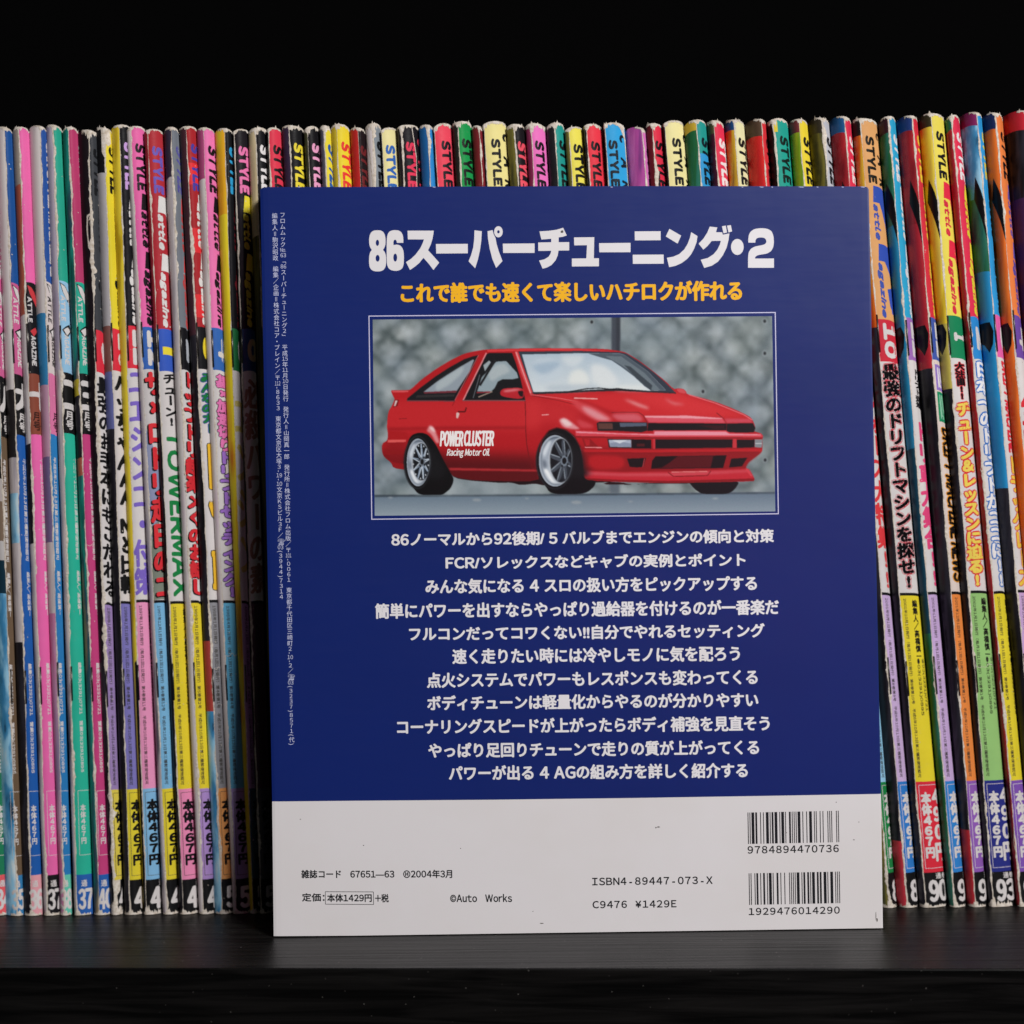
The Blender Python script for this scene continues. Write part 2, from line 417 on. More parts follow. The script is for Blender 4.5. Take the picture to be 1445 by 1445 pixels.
letter(OC, 8.4, [(795, 75), (934, 155), (892, 250), (752, 165)])
letter(OC, 8.4, [(1053, 114), (1128, 161), (1118, 230), (1088, 310), (1050, 380), (1005, 432), (940, 480), (870, 512), (792, 530), (765, 418), (840, 405), (910, 375), (970, 320), (1010, 255), (1038, 180)])
letter(OD, 8.4, [(265, 82), (355, 92), (338, 148), (412, 150), (420, 178), (498, 163), (488, 240), (465, 330), (422, 420), (362, 498), (290, 545), (200, 572), (158, 475), (240, 455), (310, 410), (355, 355), (385, 295), (397, 250), (288, 252), (240, 310), (190, 355), (133, 285), (190, 225), (235, 155)])
letter(OD, 8.4, [(410, 78), (455, 70), (470, 152), (428, 162)]); letter(OD, 8.4, [(470, 70), (515, 65), (530, 138), (487, 152)])
letter(OD, 8.4, oval(592, 323, 75, 95))
letter(OD, 8.4, [(722, 272), (722, 256), (722, 230), (728, 180), (750, 140), (795, 110), (870, 100), (945, 106), (998, 135), (1020, 190), (1026, 260), (1020, 320), (995, 370), (945, 402), (880, 412), (830, 422), (806, 440), (802, 450), (802, 461), (812, 461), (1012, 460), (1026, 460), (1026, 472), (1026, 558), (1026, 570), (1014, 570), (730, 570), (719, 570), (719, 558), (719, 450), (725, 390), (752, 345), (800, 318), (870, 305), (920, 292), (938, 265), (930, 230), (905, 213), (860, 210), (825, 218), (808, 240), (806, 258), (806, 272), (790, 272), (738, 272)], (), 1)
htext('subtitle_lettering', 'これで誰でも速くて楽しいハチロクが作れる', 565, 1047, 399, 428, orange, 1.35, 1.0, sl=-.0075)
LINES = [('86ノーマルから92後期/ 5 バルブまでエンジンの傾向と対策', 552, 1092, 751.5, 771.5),
 ('FCR/ソレックスなどキャブの実例とポイント', 628.5, 1052, 784.5, 804),
 ('みんな気になる 4 スロの扱い方をピックアップする', 600, 1068, 817, 838.5),
 ('簡単にパワーを出すならやっぱり過給器を付けるのが一番楽だ', 529, 1099, 851.5, 873.5),
 ('フルコンだってコワくない!!自分でやれるセッティング', 577, 1079, 884.5, 905),
 ('速く走りたい時には冷やしモノに気を配ろう', 638, 1044, 915.5, 937.5),
 ('点火システムでパワーもレスポンスも変わってくる', 602, 1069, 949, 971),
 ('ボディチューンは軽量化からやるのが分かりやすい', 602.5, 1070, 981.5, 1003),
 ('コーナリングスピードが上がったらボディ補強を見直そう', 560, 1086, 1015, 1037),
 ('やっぱり足回りチューンで走りの質が上がってくる', 604, 1071, 1048.5, 1070),
 ('パワーが出る 4 AGの組み方を詳しく紹介する', 633, 1055, 1080.5, 1102)]
for s, x0, x1, y0, y1 in LINES: htext('text_line', s, x0, x1, y0, y1, paper, .8, .68)
# colophon, two upright columns on the left
def tok(s):
    out = []; 
    for part in s.split('|'): out += [part] if part.isdigit() or part == 'No.' else list(part)
    return out
C1 = 'フロムムック|No.|63|「|86|スーパーチューニング|2|」　平成|15|年|11|月|10|日発行　発行人＝山岡真一郎　発行所＝株式会社フロム出版／〒|101|-0061　東京都千代田区三崎町2-|10|-2／☎|03|(3237)8571(代)'
C2 = '編集人＝駒沢昭政　編集／企画＝株式会社コア・ブレイン／〒|112|-8633　東京都文京区大塚3-|19|-|10|文京KSビル3F／☎|03|(3944)7314'
for s, x0, y0, y1 in ((C1, 398.6, 300.5, 1051), (C2, 387.6, 300.5, 845)):
    V, T = line_v(tok(s), 1.02); k = (y1 - y0) / (V[:, 1].max() - V[:, 1].min())
    V = np.stack([V[:, 0] * 8.1, (V[:, 1] - V[:, 1].min()) * k], 1) + [x0, y0]
    V = lay(V, x0, y0, -.004, .0175)
    ink = Ink(); ink.tri(V, T, G('#bfc3dc'), L0); ink.build('colophon_lettering', bmap, cover)
# price, isbn, barcodes
BS = -.0125
htext('imprint_lettering', '雑誌コード　67651—63　Ⓗ2004年3月', 425, 638, 1227.5, 1239.6, black, .34, sl=-.002)
htext('price_lettering', '定価：', 426, 458, 1260.3, 1272.3, black, .34, sl=-.002)
htext('price_lettering', '本体1429円', 461.5, 524.5, 1261.3, 1273, black, .36, sl=-.002)
htext('price_lettering', '+税', 529, 548.5, 1261.5, 1273.5, black, .34, sl=-.002)
ink = Ink(); P = [(459, 1258.3), (527, 1258.6), (527.2, 1276.4), (459.2, 1275.9), (459, 1258.3)]
ink.stroke(P, .8, black, L0); ink.build('price_frame', bmap, cover)
htext('copyright_lettering', '©Auto　Works', 635, 722.5, 1261.5, 1273.2, black, .34, sl=-.002)
htext('isbn_lettering', 'ISBN4-89447-073-X', 835.5, 1005.5, 1238.6, 1249.6, black, .32, mono=.72, sl=BS)
htext('isbn_lettering', 'C9476 ¥1429E', 836, 954.5, 1271.4, 1282, black, .32, mono=.72, sl=BS)
def ean(code):
    Lc = ['0001101', '0011001', '0010011', '0111101', '0100011', '0110001', '0101111', '0111011', '0110111', '0001011']
    par = ['LLLLLL', 'LLGLGG', 'LLGGLG', 'LLGGGL', 'LGLLGG', 'LGGLLG', 'LGGGLL', 'LGLGLG', 'LGLGGL', 'LGGLGL'][int(code[0])]
    R = lambda s: ''.join('10'[int(c)] for c in s)
    s = '101'
    for c, p in zip(code[1:7], par): s += Lc[int(c)] if p == 'L' else R(Lc[int(c)])[::-1]
    s += '01010'
    for c in code[7:]: s += R(Lc[int(c)])
    return s + '101'
for code, x0, x1, y0, y1, n0_, n1_ in (('9784894470736', 1054.8, 1183.6, 1146.6, 1191, 1194, 1204.8), ('1929476014290', 1056.4, 1185, 1232.4, 1277, 1281.2, 1291.6)):
    ink = Ink(); bits = ean(code); w = (x1 - x0) / len(bits); i = 0
    while i < len(bits):
        j = i
        while j < len(bits) and bits[j] == bits[i]: j += 1
        if bits[i] == '1':
            Vq = lay(np.array([(x0 + i * w, y0), (x0 + j * w - .12, y0), (x0 + j * w - .12, y1), (x0 + i * w, y1)], float), x0, y0, -.02)
            ink.poly(Vq, black, L0)
        i = j
    ink.build('barcode', bmap, cover)
    htext('barcode_digits', code, x0, x1, n0_, n1_, black, .3, mono=.72, sl=-.017)
# scuffs and dirt on the cover
dirt = G('#55504c')
for cx, cy, w, h in ((929, 1167, 4, 1.2), (925.5, 1168, 1.5, 1.5), (1236, 1293, .7, 9), (1237.5, 1298, 1.5, 4), (1205, 1185, 2, .8), (1212, 1160, 1.4, .7), (793, 327, 3, 3), (650, 1197, 1, 1), (424, 1156, 1.6, .8), (752, 1286, 1.4, .8), (513, 1193, 1.2, .8), (765, 1303, 4, 1), (1180, 1132, 1, 1), (1110, 1175, 1, .7)):
    ink = Ink(); ink.poly([(cx + w * (.5 + .4 * random.random()) * math.cos(t), cy + h * (.5 + .4 * random.random()) * math.sin(t)) for t in [i * .785 for i in range(8)]], dirt, 3e-5); ink.build('scuff_mark', bmap, cover)

pale = G('#8e94ba')
for cx, w in ((1046, 3), (1071, 7), (1088, 3), (1126, 9), (1152, 3), (1187, 4), (1214, 7), (420, 4), (610, 5), (861, 4)):
    ink = Ink(); ink.poly([(cx, 263.6), (cx + w * .4, 263.2), (cx + w, 263.6), (cx + w * .8, 264.9), (cx + w * .3, 264.6)], pale, 3e-5); ink.build('edge_nick', bmap, cover)

# ---- the printed car picture: colours laid flat, traced on a 4.516x grid
def C(x, y): return (500 + x / 4.516, 420 + y / 4.516)
def cp(pts): return [C(*p) for p in pts]
def smooth(pts, it=2, keep=()):
    """round the corners of a traced outline (Chaikin)"""
    for _ in range(it):
        q = []
        for a, b in zip(pts, pts[1:] + pts[:1]):
            q += [(a[0] * .8 + b[0] * .2, a[1] * .8 + b[1] * .2), (a[0] * .2 + b[0] * .8, a[1] * .2 + b[1] * .8)]
        pts = q
    return pts
# the picture is printed as a fine raster: shapes are filled into a colour grid, softened, and the grid becomes the print
SCR, OX, OY, NX, NY_ = 2.5, 519.0, 440.0, 1455, 745
CAN = np.zeros((NY_, NX, 3)); RB = np.random.default_rng(3)
def blur1(a, r):
    if r <= .3: return a
    n = int(math.ceil(r * 2.5)); k = np.exp(-.5 * (np.arange(-n, n + 1) / r) ** 2); k /= k.sum()
    for ax in (0, 1):
        p = [(0, 0)] * a.ndim; p[ax] = (n, n); b = np.pad(a, p, mode='edge'); a = sum(k[q] * np.take(b, range(q, q + a.shape[ax]), axis=ax) for q in range(2 * n + 1))
    return a
def fill(pts, soft):
    """coverage mask of a polygon (photo pixels) and its place on the grid"""
    P = (np.array(pts) - [OX, OY]) * SCR; m = int(soft * 3 + 3)
    x0, y0 = np.maximum(np.floor(P.min(0)).astype(int) - m, 0); x1, y1 = np.minimum(np.ceil(P.max(0)).astype(int) + m, [NX, NY_])
    if x1 <= x0 or y1 <= y0: return None
    yy, xx = np.mgrid[y0:y1, x0:x1] + .5; ins = np.zeros(xx.shape, bool)
    for (ax, ay), (bx, by) in zip(P, np.roll(P, -1, 0)):
        if ay == by: continue
        ins ^= ((ay > yy) != (by > yy)) & (xx < (bx - ax) * (yy - ay) / (by - ay) + ax)
    return blur1(ins.astype(float), soft), (slice(y0, y1), slice(x0, x1))
CLIP = [None]
def paint(pts, h, soft=.9, alpha=1., h2=None, axis=1):
    r = fill(pts, soft)
    if r is None: return
    m, sl = r; m = m * alpha
    if CLIP[0] is not None: m = m * CLIP[0][sl]
    c = np.array([int(h[q:q + 2], 16) for q in (1, 3, 5)]) / 255
    if h2:
        c2 = np.array([int(h2[q:q + 2], 16) for q in (1, 3, 5)]) / 255; n = m.shape[0 if axis else 1]; t = np.linspace(0, 1, n)
        c = c + (c2 - c) * (t[:, None, None] if axis else t[None, :, None])
    CAN[sl] = CAN[sl] * (1 - m[..., None]) + c * m[..., None]
def P_(pts, h, sm=0, soft=1.0, alpha=1., h2=None, axis=1): paint(cp(smooth(pts, sm) if sm else pts), h, soft, alpha, h2, axis)
def St(pts, w, h, soft=.8, alpha=1.):
    q = cp(pts); w /= 4.516
    for (xa, ya), (xb, yb) in zip(q, q[1:]):
        L = math.hypot(xb - xa, yb - ya) or 1; nx, ny = -(yb - ya) / L * w / 2, (xb - xa) / L * w / 2
        paint([(xa + nx, ya + ny), (xb + nx, yb + ny), (xb - nx, yb - ny), (xa - nx, ya - ny)], h, soft, alpha)
def cloud(cell):
    g = RB.random((int(NY_ / cell) + 4, int(NX / cell) + 4)); yy, xx = np.mgrid[0:NY_, 0:NX] / cell
    iy, ix = yy.astype(int), xx.astype(int); fy, fx = yy - iy, xx - ix; fy, fx = fy * fy * (3 - 2 * fy), fx * fx * (3 - 2 * fx)
    return (g[iy, ix] * (1 - fx) + g[iy, ix + 1] * fx) * (1 - fy) + (g[iy + 1, ix] * (1 - fx) + g[iy + 1, ix + 1] * fx) * fy
def wall():
    yy, xx = np.mgrid[0:NY_, 0:NX].astype(float)
    c1, c2, c3, c4 = cloud(75), cloud(40), cloud(18), cloud(160)
    xx += 34 * (c1 - .5) + 16 * (c2 - .5); yy += 30 * (cloud(75) - .5) + 16 * (cloud(40) - .5)
    u, v = (xx * .92 + yy) / 140, (xx * .92 - yy) / 140
    st = (np.abs(np.sin(math.pi * u)) * np.abs(np.sin(math.pi * v))) ** .8
    t = .50 * st + .34 * c2 + .30 * c3 + .2 * c1 - .16
    t = np.clip(blur1(t, 4), 0, 1)[..., None]
    dk, lt = np.array([66, 78, 80]) / 255, np.array([186, 193, 193]) / 255
    c = dk + (lt - dk) * t
    bl = np.clip(blur1(cloud(90) + .4 * c3 - .25, 6), 0, 1)[..., None]
    c = c * (1 - .42 * bl) + np.array([118, 138, 160]) / 255 * .42 * bl
    gr = np.clip(blur1(cloud(110) - .35, 6), 0, 1)[..., None]
    return c * (1 - .3 * gr) + np.array([120, 132, 112]) / 255 * .3 * gr
CAN[:] = wall()
def ell(cx, cy, rx, ry, n=36, rot=0., a0=0, a1=360):
    o = []
    for i in range(n + (a1 - a0 < 360)):
        t = math.radians(a0 + (a1 - a0) * i / n); x, y = rx * math.cos(t), ry * math.sin(t)
        o.append((cx + x * math.cos(rot) - y * math.sin(rot), cy + x * math.sin(rot) + y * math.cos(rot)))
    return o
pic = [(117, 140), (2662, 118), (2683, 1362), (130, 1390)]
P_([(1640, 100), (1692, 100), (1690, 345), (1640, 345)], '#3f4650', soft=2.5); P_([(1668, 100), (1694, 100), (1692, 345), (1668, 345)], '#31363f', soft=3)
P_([(1625, 1165), (1690, 1165), (1688, 1246), (1628, 1246)], '#5d6872', soft=4)
for hx, hy in ((1513, 155), (2615, 150), (2222, 598), (2618, 1035), (2616, 355)): 
    P_(ell(hx, hy, 17, 19, 14), '#8b969a', soft=3); P_(ell(hx, hy, 9, 11, 12), '#1c2124', soft=2)
P_([(60, 1264), (1300, 1252), (2760, 1240), (2760, 1480), (60, 1480)], '#5d7082', soft=2, h2='#a0adb6')
P_([(127, 1258), (400, 1256), (1300, 1250), (2000, 1247), (2680, 1240), (2680, 1248), (1300, 1262), (127, 1270)], '#39434c', soft=2.2)
for x, y, w in ((780, 1290, 28), (1415, 1305, 34), (230, 1275, 16), (1100, 1280, 14), (2300, 1280, 20), (1760, 1300, 16)): P_(ell(x, y, w, w * .34, 12), '#8f9aa2', soft=2.5)
# underside and tyres
P_([(380, 1258), (640, 1140), (1180, 1150), (1215, 1195), (1250, 1252), (1000, 1257), (600, 1262)], '#93a0a6', soft=3, alpha=.6)
P_(smooth([(600, 1100), (1180, 1120), (1215, 1180), (1215, 1198), (1150, 1185), (1060, 1195), (1000, 1178), (920, 1180), (820, 1172), (740, 1166), (640, 1150)], 1), '#1d0b0d')
P_(smooth([(1450, 1150), (1700, 1160), (1560, 1190), (1800, 1192), (1890, 1180), (2160, 1170), (2160, 1185), (1900, 1184), (1760, 1192), (1700, 1176), (1450, 1178)], 1), '#20090b')
P_([(2125, 1165), (2160, 1212), (2190, 1236), (2222, 1252), (2370, 1252), (2405, 1238), (2432, 1212), (2458, 1165)], '#0c0c0e', 2)
# body
BODY = [(232, 592), (262, 590), (345, 590), (362, 583), (430, 520), (520, 455), (620, 395), (700, 357), (770, 341), (840, 330), (1000, 325), (1200, 322), (1440, 324), (1600, 327), (1690, 340), (1730, 350), (1810, 398), (1900, 466), (1975, 526), (2036, 584), (2060, 578), (2098, 582), (2115, 600), (2116, 614), (2200, 635), (2300, 663), (2400, 702), (2480, 738), (2528, 765), (2545, 795), (2556, 830), (2545, 852), (2590, 864), (2606, 882), (2600, 902), (2600, 962), (2596, 985), (2560, 1012), (2510, 1050), (2492, 1082), (2516, 1100), (2534, 1125), (2551, 1158), (2545, 1170), (2300, 1176), (2000, 1182), (1700, 1174), (1545, 1168), (1468, 1164), (1458, 1110), (1458, 1050), (1440, 950), (1400, 880), (1340, 840), (1290, 826), (1240, 845), (1200, 915), (1178, 1010), (1170, 1110), (1175, 1168), (900, 1168), (750, 1162), (640, 1144), (604, 1112), (560, 1030), (520, 940), (480, 885), (420, 860), (370, 878), (340, 930), (326, 1000), (330, 1097), (250, 1085), (235, 1050), (190, 1015), (177, 985), (177, 930), (212, 910), (215, 870), (208, 820), (216, 730), (240, 690), (258, 648), (245, 622)]
P_(BODY, '#b0171e', 1)
r_ = fill(cp(smooth(BODY, 1)), .9); CLIP[0] = np.zeros((NY_, NX)); CLIP[0][r_[1]] = r_[0]
P_([(150, 650), (1180, 640), (1180, 850), (150, 860)], '#c4262b', soft=14, alpha=.8); P_([(150, 990), (1180, 1010), (1180, 1240), (150, 1240)], '#4e0a0f', soft=20, alpha=.9)
P_([(1140, 610), (2050, 600), (2560, 770), (1870, 760), (1400, 700)], '#c9252a', soft=8); P_([(1700, 620), (2060, 610), (2500, 750), (2100, 745)], '#d43236', soft=14, alpha=.7)
P_([(1100, 640), (1300, 660), (1440, 720), (1420, 830), (1250, 800), (1100, 820)], '#cf3034', soft=14, alpha=.55); P_([(200, 860), (330, 870), (320, 1100), (200, 1100)], '#8c141a', soft=10, alpha=.7)
P_([(1450, 960), (2600, 960), (2560, 1090), (1450, 1110)], '#7a0e14', soft=10, alpha=.85)
# darker printed tones of the body
P_([(612, 1096), (1100, 1100), (1172, 1108), (1174, 1170), (642, 1170)], '#5a0c11', soft=5)
P_([(600, 1085), (1170, 1096), (1172, 1108), (612, 1100)], '#b02c30', soft=2)
P_([(212, 830), (600, 822), (1095, 822), (1100, 838), (600, 840), (214, 846)], '#96131a', soft=4, alpha=.8)
P_([(215, 905), (330, 900), (328, 920), (212, 924)], '#dd5a58'); P_([(190, 965), (328, 985), (328, 995), (190, 1000)], '#8d1418')
P_([(190, 1015), (235, 1050), (250, 1085), (330, 1097), (329, 1062), (250, 1050)], '#93151a')
P_([(215, 850), (335, 862), (330, 905), (215, 905)], '#ab181d')
P_([(235, 592), (345, 590), (345, 598), (330, 628), (262, 648), (247, 622)], '#b5181e'); P_([(238, 594), (345, 592), (343, 602), (246, 604)], '#d8565a')
P_([(258, 650), (285, 650), (276, 690), (248, 700)], '#7a1216'); P_([(262, 655), (276, 655), (262, 690), (252, 692)], '#d9c7c5')
# roof, glass
CLIP[0] = None
P_([(845, 332), (1200, 325), (1440, 327), (1690, 343), (1440, 338), (1200, 336), (1030, 340), (850, 346)], '#d4393d')
P_([(335, 655), (338, 642), (420, 575), (520, 500), (600, 448), (700, 392), (755, 374), (792, 366), (785, 385), (740, 480), (640, 657)], '#15161a', 0)
P_([(440, 602), (520, 540), (600, 488), (690, 432), (752, 396), (764, 396), (735, 470), (650, 598), (560, 604)], '#8e9aa4', 0)
P_([(520, 545), (610, 486), (700, 430), (690, 480), (600, 560), (520, 600)], '#a7b3b8', 1, soft=4); P_([(440, 602), (655, 592), (648, 606), (445, 612)], '#6e2b35')
P_([(400, 622), (640, 615), (636, 630), (390, 638)], '#2c2a2c')
P_([(694, 655), (740, 560), (800, 440), (840, 362), (860, 352), (1005, 352), (1030, 420), (1060, 520), (1090, 655)], '#111215', 0)
P_([(783, 598), (800, 545), (812, 508), (905, 408), (968, 404), (1036, 478), (1046, 512), (1010, 520), (945, 520), (915, 535), (895, 575), (870, 600)], '#8fa0a8', 0)
P_([(850, 480), (905, 425), (960, 420), (1000, 470), (930, 500), (870, 540)], '#a9b5b9', 1, soft=4)
P_([(822, 430), (860, 400), (870, 412), (832, 470)], '#9aa7ad'); St([(800, 560), (900, 395)], 14, '#1a1b1e'); St([(757, 640), (800, 490)], 5, '#676d74'); St([(790, 634), (880, 598)], 7, '#a08f80')
P_([(780, 600), (870, 598), (860, 606), (780, 610)], '#8a2d36')
St([(693, 655), (842, 352)], 8, '#df8c90'); St([(640, 655), (792, 366)], 4, '#d8666a'); St([(690, 656), (1090, 656)], 7, '#7c4a4e'); St([(335, 657), (640, 659)], 7, '#6a3a40')
P_([(1022, 344), (1042, 344), (1085, 470), (1142, 612), (1118, 612), (1062, 480)], '#d4494e'); St([(1030, 346), (1124, 610)], 6, '#e9a2a4')
P_([(1046, 344), (1440, 340), (1690, 348), (1732, 356), (1815, 408), (1905, 474), (1978, 536), (2045, 604), (1880, 604), (1700, 590), (1500, 596), (1360, 606), (1140, 612), (1090, 470)], '#2d3744')
P_([(1068, 362), (1440, 354), (1690, 356), (1722, 366), (1870, 470), (1985, 590), (1870, 594), (1700, 580), (1500, 588), (1355, 598), (1142, 602), (1105, 490)], '#aabdcc', h2='#d3dcdf')
for pts, h in (([(1130, 400), (1260, 380), (1340, 430), (1300, 520), (1170, 560)], '#c2d0da'), ([(1380, 470), (1440, 450), (1500, 500), (1490, 585), (1400, 595), (1360, 540)], '#e2e6e2'), ([(1110, 430), (1300, 400), (1320, 430), (1200, 500)], '#9db3c6'), ([(1500, 420), (1600, 430), (1690, 530), (1640, 575), (1520, 560)], '#dbe1e2'), ([(1200, 560), (1500, 550), (1600, 580), (1250, 600)], '#b4c2cc'), ([(1300, 370), (1480, 365), (1420, 440), (1360, 440)], '#cfd9de'), ([(1660, 560), (1850, 560), (1860, 592), (1650, 590)], '#dfe4e2')): P_(pts, h, 2, soft=7, alpha=.85)
P_([(1490, 356), (1690, 357), (1726, 368), (1870, 470), (1985, 590), (1890, 592), (1850, 565), (1780, 500), (1700, 440), (1640, 400), (1560, 378)], '#4a5661')
P_([(1600, 372), (1700, 374), (1850, 480), (1950, 588), (1900, 590), (1800, 500), (1700, 430)], '#66737c')
P_([(1720, 430), (1760, 440), (1900, 560), (1890, 590), (1800, 515)], '#39434b')
P_([(1130, 606), (1250, 600), (1360, 596), (1500, 588), (1700, 580), (1880, 595), (2050, 604), (2050, 612), (1700, 594), (1500, 600), (1360, 608), (1150, 616)], '#26282d')
St([(1365, 600), (1480, 580), (1560, 576), (1700, 590), (1830, 594)], 6, '#15171a'); St([(1590, 588), (1680, 578), (1760, 596)], 5, '#15171a')
# mirrors, handle, seams
P_([(928, 608), (935, 590), (955, 578), (1040, 574), (1076, 580), (1084, 600), (1078, 640), (1040, 646), (960, 634), (934, 624)], '#b5202a', 1)
P_([(945, 592), (1030, 580), (1070, 584), (1030, 594), (960, 604)], '#d98086', 1, soft=3); P_([(1040, 596), (1078, 592), (1074, 634), (1052, 626)], '#1e1013', 1)
P_([(2050, 584), (2090, 580), (2112, 596), (2112, 612), (2070, 606)], '#cf4a50', 1)
St([(660, 726), (705, 728), (714, 700)], 9, '#5d0d11'); P_([(650, 730), (672, 735), (660, 772), (648, 765)], '#d8b9b4', 1)
St([(1088, 660), (1092, 760), (1092, 840), (1098, 930), (1112, 1010), (1136, 1092)], 5, '#6d1014')
St([(640, 660), (625, 690)], 4, '#8d1519'); St([(1130, 624), (1300, 655), (1440, 690), (1600, 722), (1660, 740)], 5, '#8d1519'); St([(1120, 618), (1300, 640), (1430, 664)], 4, '#e2767a')
P_([(1355, 612), (1560, 690), (1660, 735), (1800, 742), (1830, 760), (1868, 800), (1700, 790), (1600, 770), (1480, 700)], '#b1181e', 1, soft=5)
P_([(1360, 640), (1520, 690), (1620, 750), (1660, 790), (1560, 795), (1440, 730)], '#cf4148', 2, soft=5)
P_([(1440, 690), (1500, 700), (1590, 750), (1640, 780), (1560, 785), (1480, 740)], '#dd8b93', 2, soft=5)
St([(1400, 640), (1550, 645)], 8, '#e4a2a0'); P_([(1710, 645), (1760, 655), (1880, 700), (1872, 712), (1800, 690)], '#e29a9c', 1, soft=5); P_([(1972, 640), (2000, 650), (2030, 668), (2110, 680), (2090, 684), (2030, 682)], '#dc8288', 1, soft=5)
St([(1640, 732), (1810, 730), (1840, 750), (1868, 796)], 5, '#7a1216'); St([(2308, 734), (2350, 768), (2372, 802)], 5, '#7a1216')
P_([(1622, 742), (1780, 736), (1820, 745), (1850, 790), (1690, 790)], '#d05a66', 1, soft=5)
P_([(1850, 754), (2120, 752), (2345, 768), (2368, 800), (1876, 796)], '#d4505f', soft=2.5); P_([(1850, 754), (2120, 752), (2345, 768), (2340, 774), (1856, 764)], '#e79aa4')
P_([(2360, 772), (2520, 772), (2543, 796), (2372, 800)], '#c84655', soft=3); St([(2130, 618), (2300, 672), (2480, 745), (2536, 780)], 6, '#df7078')
# lamps, grille, bumper
P_([(1545, 800), (1560, 792), (1690, 792), (1868, 796), (1866, 848), (1830, 858), (1690, 850), (1550, 848)], '#17171b')
P_([(1553, 800), (1645, 800), (1648, 838), (1556, 838)], '#5c3a34'); P_([(1690, 798), (1862, 798), (1862, 818), (1694, 824)], '#525d70')
P_([(1872, 799), (2372, 802), (2370, 846), (2200, 845), (1868, 850)], '#0f0d10'); P_([(2180, 812), (2360, 812), (2360, 836), (2300, 838)], '#300d12')
P_([(2374, 802), (2540, 800), (2556, 832), (2546, 858), (2480, 860), (2372, 858)], '#121114')
P_([(1408, 846), (1520, 850), (1700, 862), (1905, 866), (1905, 846), (2370, 848), (2395, 862), (2592, 866), (2604, 882), (2598, 892), (2300, 892), (1900, 890), (1412, 884)], '#d0404b')
P_([(1412, 852), (1700, 866), (1910, 870), (1915, 852), (2365, 854), (2390, 868), (2590, 872), (2588, 878), (1905, 878), (1415, 862)], '#e690a0')
P_([(1410, 882), (1900, 888), (2600, 890), (2598, 900), (1900, 900), (1414, 892)], '#8b1319')
P_([(1450, 895), (1504, 900), (1560, 955), (1470, 952)], '#8d1419'); P_([(1462, 900), (1500, 904), (1500, 940), (1478, 945)], '#b01b22'); St([(1470, 954), (1580, 956)], 6, '#e79a9c')
P_([(1612, 900), (1768, 902), (1768, 960), (1622, 956)], '#2a2024'); P_([(1620, 906), (1764, 907), (1764, 953), (1630, 950)], '#a9b3c6'); P_([(1630, 926), (1700, 918), (1764, 930), (1764, 950), (1632, 948)], '#8792a8'); P_([(1640, 908), (1740, 909), (1690, 930)], '#cdd4de')
P_([(1768, 902), (1892, 905), (1892, 962), (1768, 960)], '#160d11'); P_([(1800, 930), (1850, 930), (1850, 948), (1800, 948)], '#4a1518')
P_([(1915, 904), (2412, 904), (2408, 956), (1918, 962)], '#150e12'); P_([(2436, 905), (2552, 904), (2550, 954), (2438, 958)], '#120d10')
P_([(2552, 904), (2600, 904), (2597, 956), (2552, 954)], '#7f868c'); St([(2556, 930), (2596, 930)], 6, '#c3c8ca')
P_([(1904, 900), (1918, 900), (1918, 964), (1904, 964)], '#c3323a'); P_([(2412, 900), (2436, 900), (2436, 958), (2412, 958)], '#c3323a')
P_([(1460, 985), (1900, 990), (2592, 984), (2560, 1012), (2510, 1050), (2492, 1082), (2400, 1092), (1900, 1104), (1700, 1110), (1520, 1100), (1470, 1060)], '#8e1218', soft=4)
P_([(1460, 966), (1900, 970), (2600, 962), (2597, 980), (1900, 986), (1462, 984)], '#b71b21')
P_([(1500, 1000), (1720, 1010), (1720, 1090), (1540, 1100), (1490, 1060)], '#b3191f', 1, soft=5)
P_([(1738, 1026), (1858, 1022), (1842, 1078), (1800, 1082), (1755, 1078)], '#170c0f'); P_([(1898, 1040), (1920, 1012), (2372, 1004), (2348, 1086), (1892, 1092)], '#3a0a0e')
P_([(1898, 1040), (1920, 1012), (2060, 1010), (2010, 1050), (1960, 1080), (1892, 1090)], '#12090b'); P_([(2290, 1010), (2372, 1005), (2350, 1084), (2270, 1086)], '#12090b'); P_([(2010, 1052), (2060, 1012), (2285, 1010), (2270, 1080), (1960, 1086)], '#530d12')
P_([(2402, 1026), (2505, 1020), (2470, 1075), (2388, 1082)], '#170c0f'); St([(1850, 1024), (1838, 1080)], 5, '#c9424a')
P_([(1468, 1104), (1700, 1114), (2000, 1112), (2300, 1100), (2515, 1092), (2532, 1122), (2548, 1156), (2300, 1162), (2000, 1170), (1700, 1162), (1475, 1152)], '#bf2430', soft=2.5)
P_([(1475, 1112), (1700, 1122), (2000, 1120), (2300, 1108), (2505, 1100), (2512, 1110), (2300, 1122), (2000, 1136), (1700, 1136), (1480, 1128)], '#cf525c', soft=4)
P_([(1470, 1150), (1700, 1162), (2000, 1168), (2300, 1160), (2548, 1152), (2546, 1168), (2300, 1175), (2000, 1181), (1700, 1173), (1470, 1162)], '#861318')
St([(1998, 1112), (2035, 1140), (2250, 1134), (2272, 1104)], 5, '#7a1216'); St([(2020, 1112), (2250, 1108)], 5, '#dc8a86')
P_([(2492, 1084), (2516, 1098), (2540, 1140), (2525, 1138), (2500, 1104)], '#d0404b')
P_([(1300, 778), (1335, 764), (1360, 775), (1408, 812), (1444, 838), (1400, 840), (1330, 828)], '#dc8f96', 1, soft=3); P_([(1310, 778), (1345, 772), (1395, 812), (1350, 822)], '#e9c9c9', 1, soft=3)
P_([(470, 830), (480, 812), (500, 820), (530, 880), (545, 925), (522, 930), (490, 870), (460, 850)], '#dd8a8e', 1, soft=3); P_([(475, 825), (500, 822), (520, 860), (495, 850)], '#eccfce', 1, soft=3)
